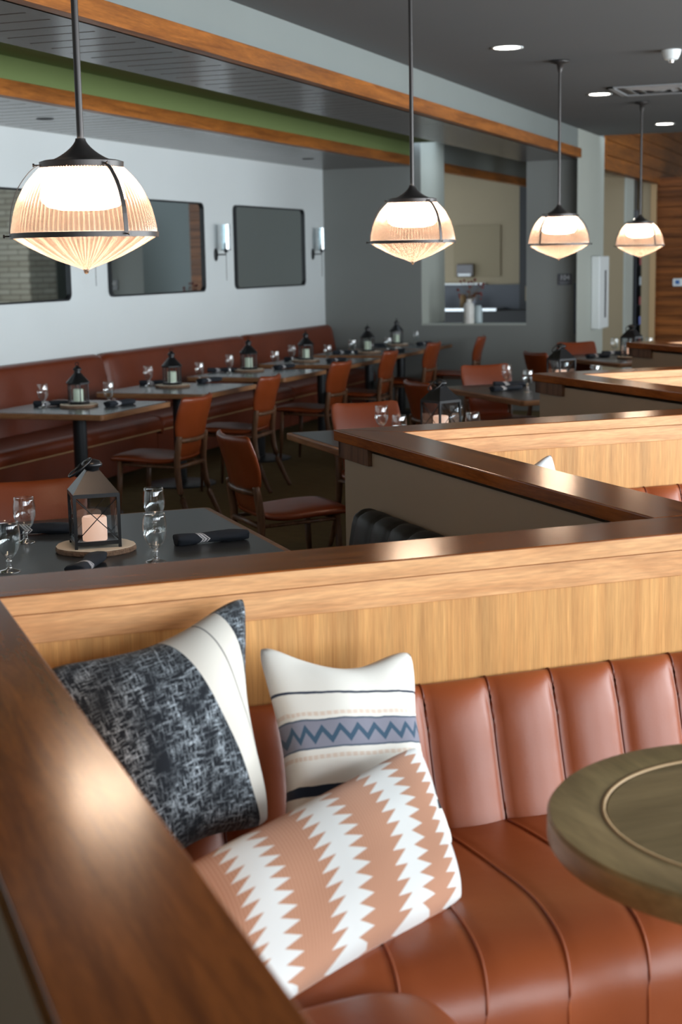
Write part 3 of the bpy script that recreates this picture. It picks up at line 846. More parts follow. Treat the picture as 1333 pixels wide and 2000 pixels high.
def make_goblet(label):
    root = empty('water_goblet', label, 'glass', group='stemmed water goblets')
    foot = [(0, 0), (.034, 0), (.0345, .002), (.030, .005), (.012, .010), (.008, .016), (.0105, .022), (.007, .028), (.0105, .034), (.008, .040), (.0, .044)]
    obj('foot', lathe(BM(), foot, 28), M['goblet_foot'], root, smooth=True)
    bowl = [(0, .043), (.012, .046), (.026, .062), (.0365, .088), (.0395, .108), (.0385, .130), (.0355, .150), (.034, .160), (.0328, .160), (.034, .148), (.037, .129), (.038, .108), (.035, .089), (.025, .065), (.012, .052), (0, .050)]
    obj('bowl', lathe(BM(), bowl, 32), M['goblet_bowl'], root, smooth=True)
    return root
def make_napkin(label, mat='napkin_striped', ln=.24):
    """cloth rolled round cutlery, slightly crumpled, lying along x"""
    bm = BM(); uvl = bm.loops.layers.uv.new('UVMap')
    nx, ns = 26, 20; rnd = random.Random(3)
    rows = []
    for i in range(nx + 1):
        t = i / nx; x = (t - .5) * ln
        r = .021 - .002 * t + .0025 * math.sin(9 * t + 1)
        if i in (0, nx): r *= .93
        row = []
        for k in range(ns):
            a = 2 * PI * k / ns; q = r * (1 + .10 * math.sin(3 * a + 7 * t) + .05 * math.sin(5 * a - 11 * t))
            row.append(bm.verts.new((x, q * 1.25 * math.cos(a), max(0, .017 + q * .82 * math.sin(a)))))
        rows.append(row)
    for i in range(nx):
        for k in range(ns):
            f = bm.faces.new((rows[i][k], rows[i][(k + 1) % ns], rows[i + 1][(k + 1) % ns], rows[i + 1][k]))
            for lp, (a, b_) in zip(f.loops, ((i, k), (i, k + 1), (i + 1, k + 1), (i + 1, k))): lp[uvl].uv = (a / nx, abs(b_ / ns * 2 - 1))
    for end in (0, nx):
        c = bm.verts.new((rows[end][0].co.x * .93, 0, .017))
        for k in range(ns): bm.faces.new((c, rows[end][k], rows[end][(k + 1) % ns]))
    o = obj('rolled_napkin', bm, M[mat], smooth=True)
    tag(o, label, 'napkin', 'rolled black napkins'); return o
def make_slab(label, r=.133):
    root = empty('wood_slice', label, 'coaster', group='round wood slices under the lanterns')
    rnd = random.Random(5)
    k1 = [rnd.uniform(0, 6) for _ in range(4)]
    def rad(a): return r * (1 + .03 * math.sin(2 * a + k1[0]) + .018 * math.sin(5 * a + k1[1]) + .008 * math.sin(17 * a + k1[2]))
    n = 72
    bm = BM(); rows = []
    for z, s in ((0, .97), (.004, 1.0), (.014, 1.0), (.0195, .985)):
        rows.append([(rad(2 * PI * i / n) * s, ) for i in range(n)])
    rr = [[(rad(2 * PI * i / n) * s * math.cos(2 * PI * i / n), rad(2 * PI * i / n) * s * math.sin(2 * PI * i / n), z) for i in range(n)] for z, s in ((0, .97), (.004, 1.0), (.014, 1.0), (.0195, .985))]
    vs = grid(bm, rr, close_u=True); bm.faces.new(vs[0][::-1])
    obj('bark', bm, M['bark'], root)
    bm = BM(); a = [(rad(2 * PI * i / n) * .985 * math.cos(2 * PI * i / n), rad(2 * PI * i / n) * .985 * math.sin(2 * PI * i / n)) for i in range(n)]
    obj('cut_face', prism(bm, a, .016, .0205), M['slab_wood'], root)
    return root
def make_box_lantern(label, hs=.066, glow='candle_lit'):
    """square lantern with crossed wires, pyramid roof, cap and a tilted ring handle"""
    root = empty('box_lantern', label, 'lantern', group='square black candle lanterns')
    m = M['lantern_black']
    for sx in (-1, 1):
        for sy in (-1, 1):
            obj('post', bx(sx * hs - .0045, sx * hs + .0045, sy * hs - .0045, sy * hs + .0045, .0, .165), m, root)
    bm = BM(); box(bm, -hs, hs, -hs, hs, .010, .014)
    for s in (-1, 1):
        box(bm, -hs, hs, s * hs - .004, s * hs + .004, .010, .022); box(bm, s * hs - .004, s * hs + .004, -hs, hs, .010, .022)
    obj('base', bm, m, root)
    bm = BM()
    for s in (-1, 1):
        box(bm, -hs, hs, s * hs - .004, s * hs + .004, .155, .167); box(bm, s * hs - .004, s * hs + .004, -hs, hs, .155, .167)
    obj('top_frame', bm, m, root)
    bm = BM(); h = hs + .004
    a = [bm.verts.new((sx * h, sy * h, .166)) for sx, sy in ((-1, -1), (1, -1), (1, 1), (-1, 1))]
    b_ = [bm.verts.new((sx * .020, sy * .020, .232)) for sx, sy in ((-1, -1), (1, -1), (1, 1), (-1, 1))]
    for i in range(4): bm.faces.new((a[i], a[(i + 1) % 4], b_[(i + 1) % 4], b_[i]))
    bm.faces.new(b_); bm.faces.new(a[::-1])
    obj('roof', bm, m, root)
    obj('cap', lathe(BM(), [(.020, .228), (.022, .238), (.031, .243), (.032, .250), (.024, .259), (.008, .264), (0, .265)], 28), m, root, smooth=True)
    pts = []
    for i in range(28):
        a_ = 2 * PI * i / 28; pts.append((-.036 + .034 * math.cos(a_), .034 * math.sin(a_), .240 + .026 * math.cos(a_)))
    obj('ring_handle', tube(BM(), pts, .0035, 8, closed=True), m, root, smooth=True)
    for s, ax in ((1, 'y'), (-1, 'y'), (1, 'x'), (-1, 'x')):
        bm = BM()
        for q in (-1, 1):
            p0, p1 = (-hs, .022 if q > 0 else .155), (hs, .155 if q > 0 else .022)
            if ax == 'y': tube(bm, [(p0[0], s * hs, p0[1]), (p1[0], s * hs, p1[1])], .0015, 5)
            else: tube(bm, [(s * hs, p0[0], p0[1]), (s * hs, p1[0], p1[1])], .0015, 5)
        wr_ = obj('cross_wire', bm, m, root)
        g = BM()
        if ax == 'y': box(g, -hs, hs, s * (hs - .006) - .0006, s * (hs - .006) + .0006, .02, .158)
        else: box(g, s * (hs - .006) - .0006, s * (hs - .006) + .0006, -hs, hs, .02, .158)
        obj('glass_pane', g, M['pane_glass'], root)
    obj('candle', lathe(BM(), [(0, .015), (.037, .015), (.038, .020), (.038, .083), (.034, .088), (.024, .082), (0, .078)], 28), M[glow], root, smooth=True, autosmooth=True)
    return root
def make_hex_lantern(label):
    root = empty('hexagonal_lantern', label, 'lantern', group='small hexagonal candle lanterns')
    m = M['lantern_black']; r = .062; hb = .125
    for i in range(6):
        a = R(60 * i + 12); x, y = r * math.cos(a), r * math.sin(a)
        obj('post', tube(BM(), [(x, y, .012), (x, y, hb)], .0042, 6), m, root)
    obj('base', lathe(BM(), [(0, 0), (r + .006, 0), (r + .008, .008), (r + .004, .016), (0, .016)], 6), m, root, rotz=R(12))
    obj('top_frame', lathe(BM(), [(r + .002, hb - .008), (r + .011, hb - .004), (r + .011, hb + .004), (0, hb + .006)], 6), m, root, rotz=R(12))
    obj('roof', lathe(BM(), [(r + .010, hb + .004), (r - .012, hb + .028), (r - .028, hb + .045), (.026, hb + .056), (.020, hb + .060), (.020, hb + .075), (.027, hb + .078), (.027, hb + .084), (.012, hb + .098), (.004, hb + .104), (0, hb + .105)], 24), m, root, smooth=True, autosmooth=True)
    pts = [(.012 * math.cos(2 * PI * i / 16), 0, hb + .112 + .010 * math.sin(2 * PI * i / 16)) for i in range(16)]
    obj('ring_handle', tube(BM(), pts, .0025, 6, closed=True), m, root)
    obj('glass', lathe(BM(), [(r - .003, .014), (r - .003, hb - .004)], 6), M['pane_glass'], root, rotz=R(12))
    obj('candle', lathe(BM(), [(0, .015), (.030, .015), (.030, .086), (.027, .089), (0, .084)], 24), M['candle_pale'], root, smooth=True, autosmooth=True)
    return root

P_chair = make_chair('x'); P_gob = make_goblet('x'); P_nap = make_napkin('x'); P_slab = make_slab('x')
P_box = make_box_lantern('x'); P_hex = make_hex_lantern('x')
P_wt = make_table('x', .92, .97, 'banquette_table', 'tables along the banquette', M['laminate'])
P_bt = make_table('x', 1.25, 1.36, 'square_table', 'square tables beside the booths', M['laminate_dark'], inset=.028)
index_children()
USED = set()
def put(proto, loc, rz, label):
    if proto not in USED:
        USED.add(proto)
        proto.location = loc; proto.rotation_euler = (0, 0, rz); proto['label'] = label
        return proto
    return dup(proto, loc, rz, label)

# ------------------------------------------------------------------ tables beside the booths
TC = [(4.94, .96), (7.33, 3.28), (9.62, 5.32), (12.25, 7.72)]
WHICH = ['the nearest square table', 'the second square table beyond the foreground rail', 'the third square table', 'the farthest square table']
SHORT = ['the nearest square table', 'the second square table', 'the third square table', 'the farthest square table']
def setting(k, dc, dd, lab): put(P_gob, W(TC[k][0] + dc, TC[k][1] + dd, .75), 0.7 * k, lab)
put(P_bt, W(4.975, .965, 0), BA, 'dark square table with wood edge right behind the foreground rail')
put(P_bt, W(7.28, 3.325, 0), BA, 'dark square table mostly hidden behind the second booth partition')
put(P_bt, W(9.62, 5.34, 0), BA, 'dark square table left of the third booth partition')
put(P_bt, W(12.30, 7.72, 0), BA, 'farthest dark square table, beside the farthest booth partition')
gl = [[(-.29, .165, 'right front'), (.25, .297, 'right back'), (.25, -.165, 'left back'), (-.24, -.295, 'left front')],
      [(.27, -.14, 'left back'), (-.235, -.25, 'left front'), (.06, .215, 'right back'), (-.31, .136, 'right front')],
      [(.45, -.136, 'left back'), (-.10, -.25, 'left front'), (.49, .38, 'right back'), (.067, .40, 'right front')],
      [(.55, .05, 'left back'), (.10, -.07, 'left front'), (.42, .36, 'right back')]]
for k in range(4):
    for dc, dd, s in gl[k]: setting(k, dc, dd, 'clear water goblet at the %s of %s' % (s, SHORT[k]))
LAN = [(4.936, .988, 45), (7.32, 3.37, 30), (9.86, 5.53, 20), (12.15, 7.56, 30)]
for k, (c, d, rz) in enumerate(LAN):
    put(P_slab, W(c, d, .75), rz * .02, 'round bark-edged wood slice on %s' % SHORT[k])
    P_box.scale = (1.1, 1.1, 1.1); put(P_box, W(c, d, .7705), BA + R([-4, 18, 10, 30][k]), 'black square lantern with crossed wires on %s' % SHORT[k])
NAPS = [(0, 4.90, 1.385, 0.02, 'striped black napkin roll right of the goblets on the nearest square table'),
        (0, 4.63, .90, 1.05, 'black napkin roll in front of the lantern on the nearest square table'),
        (0, 5.34, .86, -.30, 'striped black napkin roll behind the lantern on the nearest square table'),
        (0, 4.60, .50, .9, 'black napkin roll at the left end of the nearest square table'),
        (1, 7.55, 3.02, .5, 'black napkin roll by the back left goblet of the second square table'),
        (2, 9.70, 4.99, .15, 'black napkin roll in front on the third square table'),
        (2, 10.0, 5.18, -.3, 'black napkin roll behind the goblets on the third square table'),
        (3, 12.45, 7.38, .15, 'black napkin roll in front on the farthest square table'),
        (3, 12.70, 7.72, -.3, 'black napkin roll behind the goblets on the farthest square table')]
P_nap.scale = (1.08, 1.15, 1.15)
for k, c, d, a, lab in NAPS: put(P_nap, W(c, d, .75), BA + a - R(0), lab)
def chair_at(c, d, face, lab):   # face: direction angle in world of the chair's front (+y local)
    put(P_chair, W(c, d, 0), face - PI / 2, lab)
angD = BA; angC = BA + PI / 2
chair_at(5.62, .93, angC + PI, 'tan leather chair behind the lantern on the nearest square table')
chair_at(7.12, 2.42, angD + .06, 'tan leather chair in side view between the nearest and second square tables')
chair_at(7.99, 3.31, angC + PI, 'tan leather chair facing the viewer behind the second square table')
chair_at(9.55, 4.50, angD, 'tan leather chair behind the second square table lantern, facing right')
chair_at(10.45, 5.33, angC + PI, 'tan leather chair facing the viewer behind the third square table')
chair_at(11.95, 6.72, angD, 'dark-backed leather chair left of the farthest square table')
chair_at(12.80, 7.50, angC + PI, 'tan leather chair facing the viewer behind the farthest square table')

# ------------------------------------------------------------------ banquette wall
ORD = ['nearest', 'second nearest', 'third nearest', 'third farthest', 'second farthest', 'farthest']
TY = [8.87, 10.37, 11.91, 13.43, 14.80, 15.86]
def banquette(y0, y1, label):
    root = empty('banquette', label, 'banquette', (XL + .01, (y0 + y1) / 2, 0), 0, 'leather banquette sections along the wall')
    h = (y1 - y0) / 2 - .004
    bprof = smooth_path([(.02, .40, 0), (.015, .90, 0), (.02, .955, 0), (.055, .972, 0), (.10, .955, 0), (.125, .90, 0), (.17, .66, 0), (.20, .47, 0), (.20, .40, 0)], 4)
    rows = []
    for i, t in enumerate([0, .004, .015, .035, .07, .2, .5, .8, .93, .965, .985, .996, 1]):
        y = -h + 2 * h * t; e = min(t, 1 - t) * 2 * h
        q = .035 * max(0, 1 - e / .09) ** 2
        rows.append([(p.x - q * (1 if p.x > .03 else 0), y, p.y - q * (1 if p.y > .85 else 0)) for p in bprof])
    bm = BM(); vs = grid(bm, rows); bm.faces.new(vs[0]); bm.faces.new(vs[-1][::-1])
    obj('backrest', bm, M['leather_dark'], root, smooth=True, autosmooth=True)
    sprof = smooth_path([(.10, .38, 0), (.15, .455, 0), (.30, .468, 0), (.52, .46, 0), (.60, .445, 0), (.625, .40, 0), (.615, .34, 0)], 4)
    rows = [[(p.x, -h + 2 * h * t, p.y - (.03 if t in (0, 1) else 0)) for p in sprof] for t in (0, .01, .5, .99, 1)]
    bm = BM(); vs = grid(bm, rows); bm.faces.new(vs[0]); bm.faces.new(vs[-1][::-1])
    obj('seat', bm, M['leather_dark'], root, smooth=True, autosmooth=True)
    bm = BM(); box(bm, .02, .57, -h, h, .06, .36)
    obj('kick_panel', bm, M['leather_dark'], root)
    obj('piping', tube(BM(), [(.612, -h + .01, .345), (.612, h - .01, .345)], .007, 6), M['tan_strip'], root)
for i, (a, b_) in enumerate([(5.4, 8.22), (8.22, 11.04), (11.04, 13.92), (13.92, 16.40)]):
    banquette(a, b_, ['leather banquette section at the left edge of the picture', 'leather banquette section behind the nearest wall table',
                      'leather banquette section behind the second and third wall tables', 'leather banquette section ending at the grey far wall'][i])
gw = [((-5.487, 8.80), (-5.12, 9.05)), ((-5.60, 10.54), (-5.36, 10.97)), ((-5.54, 11.94), (-5.345, 12.50)), ((-5.545, 13.385), (-5.19, 13.42)), ((-5.32, 14.47), (-5.06, 14.84)), ((-5.55, 15.7), (-5.17, 16.15))]
lw_ = [(-5.262, 8.888), (-5.358, 10.478), (-5.428, 12.10), (-5.389, 13.36), (-5.23, 14.68), (-5.36, 16.02)]
ch_w = [(-4.55, 8.68), (-4.75, 10.32), (-4.76, 11.90), (-4.83, 13.38), (-4.82, 14.75), (-4.63, 15.84)]
for k in range(6):
    t = '%s banquette table' % ORD[k]
    put(P_wt, (-5.27, TY[k] + .03, 0), 0, 'grey wood-edged table on a black pole, the %s along the wall' % t)
    put(P_slab, (*lw_[k], .75), k * 1.1, 'bark-edged wood slice on the %s' % t)
    P_hex.scale = (1.12, 1.12, 1.14); hx = put(P_hex, (*lw_[k], .7705), k * .5, 'small black hexagonal lantern on the %s' % t)
    put(P_gob, (*gw[k][0], .75), 0, 'water goblet nearer the wall on the %s' % t)
    put(P_gob, (*gw[k][1], .75), 0, 'water goblet on the chair side of the %s' % t)
    put(P_nap, (gw[k][0][0] + (.02 if k not in (2, 4) else -.10), gw[k][0][1] + (.09 if k not in (2, 4) else .06), .75), .3, 'black napkin roll nearer the wall on the %s' % t)
    put(P_nap, (gw[k][1][0] + .10, gw[k][1][1] - .02, .75), 1.3, 'black napkin roll on the chair side of the %s' % t)
    put(P_chair, (*ch_w[k], 0), PI / 2 + [.0, .05, -.03, .04, .0, .12][k], 'tan leather chair seen from behind at the %s' % t)

# ------------------------------------------------------------------ pendants
def make_pendant(label):
    root = empty('pendant_lamp', label, 'pendant lamp', group='ribbed glass pendant lamps')
    # origin at the rim level; ceiling 1.27 m above
    top = (ZC - 1.787) / 1.085
    dome = smooth_path([(.193, .006, 0), (.190, .03, 0), (.176, .085, 0), (.150, .135, 0), (.125, .165, 0), (.108, .182, 0)], 3)
    obj('dome_shade', lathe(BM(), [(p.x, p.y) for p in dome], 450, rib=(90, .022)), M['ribbed_glass'], root, smooth=True)
    cone = smooth_path([(.190, -.004, 0), (.140, -.034, 0), (.080, -.064, 0), (.025, -.085, 0), (.008, -.092, 0)], 3)
    obj('cone_shade', lathe(BM(), [(p.x, p.y) for p in cone], 360, rib=(60, .035)), M['ribbed_glass'], root, smooth=True)
    obj('finial', lathe(BM(), [(0, -.104), (.005, -.102), (.007, -.096), (.009, -.090), (0, -.088)], 16), M['ribbed_glass'], root, smooth=True)
    obj('lamp_core', lathe(BM(), [(0, .066), (.06, .068), (.095, .076), (.112, .092), (.114, .112), (.106, .145), (.094, .172), (0, .175)], 32), M['lamp_glow'], root, smooth=True)
    obj('rim_ring', lathe(BM(), [(.190, -.006), (.2, -.007), (.201, .007), (.191, .008), (.190, -.006)], 72), M['bronze'], root, smooth=True, autosmooth=True)
    obj('top_ring', lathe(BM(), [(.100, .178), (.112, .177), (.113, .194), (.100, .198), (.100, .178)], 56), M['bronze'], root, smooth=True, autosmooth=True)
    cap = smooth_path([(.104, .196, 0), (.074, .202, 0), (.048, .216, 0), (.028, .232, 0), (.016, .247, 0), (.0135, .256, 0)], 3)
    obj('cap', lathe(BM(), [(p.x, p.y) for p in cap], 40), M['bronze'], root, smooth=True)
    obj('rod', cyl(BM(), .0095, .25, top - .02, seg=16), M['bronze'], root, smooth=True, autosmooth=True)
    obj('canopy', lathe(BM(), [(.011, top - .075), (.016, top - .06), (.022, top - .024), (.062, top - .014), (.064, top - .001), (0, top)], 32), M['bronze'], root, smooth=True)
    for a in (R(-27), R(93), R(-147)):
        ca, sa = math.cos(a), math.sin(a)
        pts = [(r * ca, r * sa, z) for r, z in ((.115, .186), (.140, .168), (.172, .125), (.192, .07), (.2, .004))]
        bm = BM(); P_ = smooth_path(pts, 4); tx = Vector((-sa, ca, 0))
        rows = []
        for p in P_:
            o_ = Vector((ca, sa, 0)) * .0012
            rows.append([p - tx * .0065 - o_, p + tx * .0065 - o_, p + tx * .0065 + o_, p - tx * .0065 + o_])
        grid(bm, rows, close_u=True)
        st = obj('strap', bm, M['bronze'], root)
        for (r0, z) in ((.112, .186), (.199, .0)):
            bm = BM()
            tube(bm, [(r0 * ca, r0 * sa, z), ((r0 + .014) * ca, (r0 + .014) * sa, z)], .0022, 6)
            tube(bm, [((r0 + .013) * ca, (r0 + .013) * sa, z), ((r0 + .018) * ca, (r0 + .018) * sa, z)], .0048, 8)
            obj('thumb_screw', bm, M['bronze'], st)
    return root
P_pen = make_pendant('x'); index_children()
PEN = [(-2.280, 3.930), (-2.344, 7.275), (-2.345, 10.666), (-2.30, 13.85)]
PL = ['large ribbed glass pendant at the left, nearest the camera', 'ribbed glass pendant in the middle, second in the row',
      'ribbed glass pendant before the grey pier, third in the row', 'smallest ribbed glass pendant at the right, farthest in the row']
P_pen.scale = (1.085, 1.085, 1.085)
for k, (x, y) in enumerate(PEN): put(P_pen, (x, y, 1.787), [0, R(-5), R(32), R(-15)][k], PL[k])

# ------------------------------------------------------------------ mirrors and sconces
def mirror(y0, y1, z0, z1, label):
    root = empty('wall_mirror', label, 'mirror', (XL, (y0 + y1) / 2, z0), 0, 'black framed mirrors on the left wall')
    h = (y1 - y0) / 2; H = z1 - z0
    def rr(hw, zb, zt, rad, k=6):
        out = []
        for (cy, cz, a0) in ((hw - rad, zt - rad, 0), (-hw + rad, zt - rad, 90), (-hw + rad, zb + rad, 180), (hw - rad, zb + rad, 270)):
            for i in range(k + 1):
                a = R(a0 + 90 * i / k); out.append((cy + rad * math.cos(a), cz + rad * math.sin(a)))
        return out
    bm = BM(); o_ = rr(h, 0, H, .06); i_ = rr(h - .014, .014, H - .014, .048)
    loops = []
    for pts, x in ((o_, .0), (o_, .035), (i_, .035), (i_, .012)):
        loops.append([(x, p[0], p[1]) for p in pts])
    grid(bm, loops, close_u=True)
    obj('frame', bm, M['metal_black'], root)
    bm = BM(); bm.faces.new([bm.verts.new((.014, p[0], p[1])) for p in i_])
    bm.faces.new([bm.verts.new((.006, p[0], p[1])) for p in i_][::-1])
    obj('mirror_glass', bm, M['mirror'], root)
mirror(8.84, 10.69, 1.42, 2.285, 'black framed mirror at the left edge behind the nearest pendant')
mirror(11.35, 13.20, 1.43, 2.27, 'black framed mirror between the nearest pendant and the sconces')
mirror(13.93, 15.78, 1.435, 2.27, 'black framed mirror between the two visible sconces')
def sconce(label):
    root = empty('wall_sconce', label, 'sconce', group='black wall sconces with glass cylinders')
    m = M['metal_black']
    bm = lathe(BM(), [(0, 0), (.040, 0), (.040, .008), (.034, .014), (0, .016)], 28)
    for v in bm.verts: v.co = Vector((v.co.z, v.co.x * .95, v.co.y * 1.55 - .05))
    obj('back_plate', bm, m, root, smooth=True, autosmooth=True)
    obj('arm', tube(BM(), [(.01, 0, -.05), (.11, 0, -.05), (.115, 0, -.02)], .007, 8), m, root)
    obj('cup', lathe(BM(), [(0, -.03), (.018, -.03), (.022, -.01), (.052, -.006), (.052, .0), (0, .002)], 24, (.115, 0, 0)), m, root, smooth=True, autosmooth=True)
    obj('glass_cylinder', lathe(BM(), [(.046, .0), (.046, .24), (.043, .24), (.043, .0)], 28, (.115, 0, 0)), M['frost_glass'], root, smooth=True, autosmooth=True)
    obj('candle_sleeve', cyl(BM(), .017, .0, .06, (.115, 0)), m, root, smooth=True, autosmooth=True)
    obj('tail_rod', tube(BM(), [(.115, 0, -.03), (.115, 0, -.30)], .003, 6), m, root)
    return root
P_sc = sconce('x'); index_children()
for (y, z, l) in ((10.95, 1.83, 'wall sconce mostly hidden by the nearest pendant'), (13.50, 1.83, 'glass cylinder wall sconce left of the last mirror'), (16.08, 1.83, 'glass cylinder wall sconce beside the room corner')):
    put(P_sc, (XL, y, z), 0, l)

# ------------------------------------------------------------------ ceiling fittings
def downlight(x, y, label):
    root = empty('ceiling_light', label, 'ceiling light', (x, y, ZC), 0, 'recessed ceiling lights')
    obj('trim_ring', lathe(BM(), [(.085, -.001), (.107, -.004), (.108, 0), (.085, .0)], 36), M['white_plastic'], root, smooth=True)
    obj('diffuser', lathe(BM(), [(0, -.0025), (.086, -.0025), (.086, -.001)], 36), M['down_glow'], root)
downlight(-2.517, 9.856, 'bright recessed ceiling light nearest the camera')
downlight(-2.517, 13.0, 'bright recessed ceiling light beside the air vent')
downlight(-2.46, 16.25, 'bright recessed ceiling light above the farthest pendant')
def vent():
    root = empty('ceiling_vent', 'pale square air vent in the dark ceiling beside the farthest pendant', 'vent', (-2.0, 12.85, ZC))
    bm = BM(); h = .36
    box(bm, -h, h, -h, -h + .05, -.012, 0); box(bm, -h, h, h - .05, h, -.012, 0); box(bm, -h, -h + .05, -h, h, -.012, 0); box(bm, h - .05, h, -h, h, -.012, 0)
    obj('frame', bm, M['vent_grey'], root)
    obj('back_plate', bx(-h, h, -h, h, -.003, 0), M['dark_grey'], root)
    for i, s in enumerate((.25, .165, .08)):
        bm = BM(); a = [(-s, -s), (s, -s), (s, s), (-s, s)]; t = s - .055
        loops = [[(x * s, y * s, -.004) for x, y in ((-1, -1), (1, -1), (1, 1), (-1, 1))], [(x * t, y * t, -.020) for x, y in ((-1, -1), (1, -1), (1, 1), (-1, 1))], [(x * (t - .004), y * (t - .004), -.018) for x, y in ((-1, -1), (1, -1), (1, 1), (-1, 1))]]
        grid(bm, loops, close_u=True); obj('louvre', bm, M['vent_grey'], root)
vent()
def smoke():
    root = empty('smoke_detector', 'white smoke detector on the dark ceiling at the right edge', 'smoke detector', (-1.554, 10.50, ZC))
    obj('housing', lathe(BM(), [(0, -.066), (.030, -.066), (.045, -.060), (.058, -.034), (.064, -.012), (.066, 0), (0, 0)], 36), M['white_plastic'], root, smooth=True, autosmooth=True)
    obj('sensor', lathe(BM(), [(0, -.082), (.016, -.082), (.020, -.066), (0, -.066)], 20), M['steel'], root, smooth=True, autosmooth=True)
smoke()
def soffit_spot(x, y, label):
    root = empty('recessed_spot', label, 'spotlight', (x, y, 2.735), 0, 'dark recessed spots in the planked soffit')
    obj('ring', lathe(BM(), [(.045, -.004), (.062, -.004), (.064, 0), (.045, 0)], 28), M['metal_black'], root)
    obj('baffle', lathe(BM(), [(0, -.001), (.046, -.001)], 28), M['dark_recess'], root)
soffit_spot(-5.82, 9.55, 'dark recessed spot in the planked soffit near the left edge')
soffit_spot(-5.82, 14.6, 'dark recessed spot in the planked soffit above the sconces')

# ------------------------------------------------------------------ pier: sign, blue strip, white box
def text_mesh(body, size, m, parent, loc, rot, name='lettering', ext=.001):
    c = bpy.data.curves.new(name, 'FONT'); c.body = body; c.size = size; c.extrude = ext; c.align_x = 'CENTER'; c.align_y = 'CENTER'
    t = bpy.data.objects.new(name + '_tmp', c); COL.objects.link(t)
    dg = bpy.context.evaluated_depsgraph_get(); me = bpy.data.meshes.new_from_object(t.evaluated_get(dg))
    bpy.data.objects.remove(t)
    o = bpy.data.objects.new(name, me); COL.objects.link(o); me.materials.clear(); me.materials.append(m)
    o.location = loc; o.rotation_euler = rot; o.parent = parent; return o
sg = empty('room_sign', 'small dark room sign reading 104 on the grey pier', 'sign', (-3.545, YF, 1.455))
obj('plate', bx(-.080, .080, -.010, 0, -.062, .062), M['sign_grey'], sg, bevel=.002)
text_mesh('104', .075, M['sign_white'], sg, (0, -.012, .018), (PI / 2, 0, 0))
bm = BM()
box(bm, -.055, .050, -.0115, -.0095, -.034, -.027); box(bm, -.050, .030, -.0115, -.0095, -.048, -.042)
obj('small_lines', bm, M['sign_soft'], sg)
tag(obj('pier_strip', bx(-.05, .002, -.006, 0, 0, .55), M['strip_blue'], loc=(XF - .012, YF, .86)), 'blue-grey strip on the right edge of the grey pier', 'corner guard')  # thin upright blue-grey strip at the pier's right edge
db = empty('wall_unit', 'tall white wall unit with a black slot on the pale pier face', 'wall unit', (XF + .006, 17.32, .88))
obj('housing', bx(0, .10, -.28, .28, 0, .82), M['white_plastic'], db, bevel=.012)
obj('slot', bx(.095, .104, .02, .10, .12, .66), M['dark_grey'], db)

# ------------------------------------------------------------------ sill decoration and kitchen
vs_ = empty('vase', 'tall white mottled vase on the sill holding dark red dried stems', 'vase', (-4.66, YF + .07, .972), 0)
obj('body', lathe(BM(), [(0, 0), (.055, 0), (.060, .02), (.060, .20), (.050, .225), (.032, .240), (.030, .268), (.034, .275), (.026, .275), (.025, .24), (0, .2)], 28), M['ceramic'], vs_, smooth=True, autosmooth=True)
bm = BM(); bm2 = BM(); rnd = random.Random(11)
for i in range(26):
    a = rnd.uniform(0, 2 * PI); r = rnd.uniform(.03, .17); z = rnd.uniform(.32, .52) - r * .3
    p = Vector((r * math.cos(a), r * .5 * math.sin(a), z))
    tube(bm, [(0, 0, .20), p * .5 + Vector((0, 0, .14)), p], .0022, 5)
    bmesh.ops.create_icosphere(bm2, subdivisions=1, radius=rnd.uniform(.010, .022), matrix=Matrix.Translation(p))
fl = obj('dried_stems', bm, M['dried_brown'], vs_); obj('flower_heads', bm2, M['dried_red'], vs_)
tag(obj('jar', lathe(BM(), [(0, 0), (.045, 0), (.047, .02), (.047, .15), (.036, .185), (.034, .20), (0, .2)], 24), M['ceramic_blue'], smooth=True, loc=(-4.575, YF + .16, .972)), 'pale blue jar on the sill right behind the white vase', 'jar')
kc = empty('kitchen_counter', 'dark kitchen counter with a steel edge seen through the wall opening', 'counter', (-6.3, 21.9, 0))
obj('cabinet', bx(-.75, 1.05, 0, .62, 0, .92), M['dark_recess'], kc); obj('worktop', bx(-.7, .55, -.03, .6, .92, .96), M['steel'], kc)
obj('backsplash', bx(-.75, 1.05, .62, .69, .90, 1.30), M['dark_grey'], kc); obj('shelf_edge', bx(-.75, .2, .60, .69, 1.30, 1.325), M['paper'], kc)
for i, (x, s, m) in enumerate(((-.45, .06, 'sign_grey'), (-.05, .05, 'dried_brown'), (.12, .045, 'sign_soft'))):
    tag(obj('canister', lathe(BM(), [(0, 0), (s, 0), (s, .17), (s * .7, .20), (0, .2)], 18), M[m], smooth=True, loc=(-6.3 + x, 22.2, .96)),
        ['dark canister at the left of the kitchen counter', 'brown canister in the middle of the kitchen counter', 'grey canister right of the brown one on the kitchen counter'][i], 'canister', 'canisters on the kitchen counter')
pd = empty('towel_dispenser', 'brown dispenser with a white paper strip on the beige kitchen wall', 'dispenser', (-6.42, 22.6, 1.42))
obj('housing', bx(-.13, .13, -.09, 0, 0, .20), M['plank_dark'], pd, bevel=.02); obj('paper_strip', bx(-.10, .10, -.096, -.088, .012, .05), M['paper'], pd)
pn = empty('wall_panel', 'flat beige notice panel on the kitchen wall above the dispenser', 'panel', (-6.25, 22.6, 1.42))
obj('board', bx(-.36, .38, -.02, 0, .0, .78), simple('panel_olive', (.25, .195, .115), .8), pn)
tag(obj('wall_plate', bx(-.08, .08, -.03, 0, 0, .22), M['beige'], loc=(-5.37, 22.5, 1.05)), 'small tan plate on the dark kitchen wall at the right of the opening', 'wall plate')

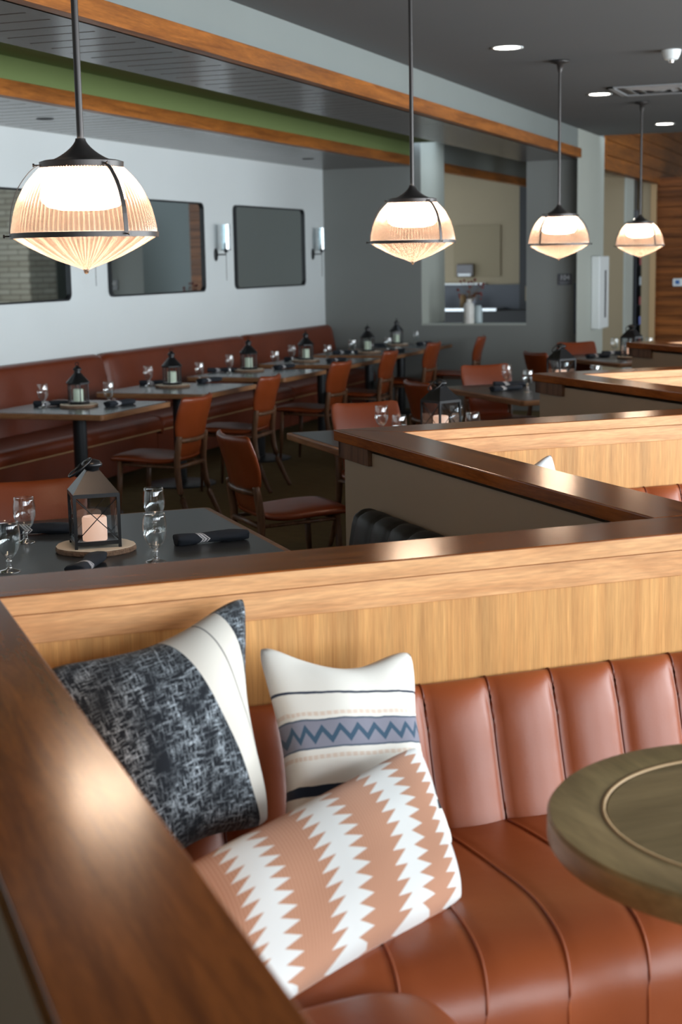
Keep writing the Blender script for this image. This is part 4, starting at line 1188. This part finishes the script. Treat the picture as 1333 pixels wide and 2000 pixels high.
# drinks fridge and thermostat at the right edge
fr_ = empty('drinks_fridge', 'dark drinks fridge with coloured cans in the recess at the right', 'fridge', (-3.66, 22.5, 0))
obj('cabinet', bx(-.35, .35, 0, .6, 0, 2.1), M['lantern_black'], fr_)
obj('glass_door', bx(-.06, .22, -.02, -.005, .25, 1.95), M['pane_glass'], fr_)
obj('door_handle', bx(-.14, -.11, -.05, -.02, .5, 1.8), M['dark_grey'], fr_)
rnd = random.Random(2)
for r_ in range(5):
    for i in range(4):
        x = -3.70 + i * .065; z = .40 + r_ * .29
        mm = ['product_red', 'product_blue', 'product_white', 'dark_grey'][rnd.randrange(4)]
        tag(obj('drink_can', lathe(BM(), [(0, 0), (.026, 0), (.027, .01), (.027, .11), (.02, .12), (0, .12)], 12), M[mm], smooth=True, loc=(x, 22.455, z)),
            '%s can, %s on the %s shelf of the drinks fridge' % ({'product_red': 'red', 'product_blue': 'blue', 'product_white': 'white', 'dark_grey': 'dark grey'}[mm], ['leftmost', 'second from left', 'third from left', 'rightmost'][i], ['lowest', 'second', 'third', 'fourth', 'top'][r_]), 'can', 'cans in the drinks fridge')
for r_ in range(5):
    tag(obj('shelf', bx(-.12, .22, -.075, -.0, -.012, 0), M['dark_grey'], fr_, loc=(0, 0, .40 + r_ * .29)))
th = empty('thermostat', 'white thermostat with a blue screen on the plank wall', 'thermostat', (-3.10, 22.0, 1.31))
obj('housing', bx(-.07, .07, -.03, 0, -.055, .055), M['white_plastic'], th, bevel=.01); obj('screen', bx(-.035, .025, -.033, -.029, -.025, .03), M['screen_blue'], th)
for i, x in enumerate((-3.75, -3.60)):
    r0 = empty('corridor_spot', ['left one of two small corridor spotlights beside the farthest pendant rod', 'right one of two small corridor spotlights beside the farthest pendant rod'][i], 'spotlight', (x, 21.3, 2.20), 0, 'corridor spotlights')
    obj('housing', cyl(BM(), .04, .0, .12), M['dark_grey'], r0); obj('lens', cyl(BM(), .034, -.004, .0), M['down_glow'], r0); obj('stem', cyl(BM(), .008, .12, .92), M['dark_grey'], r0)
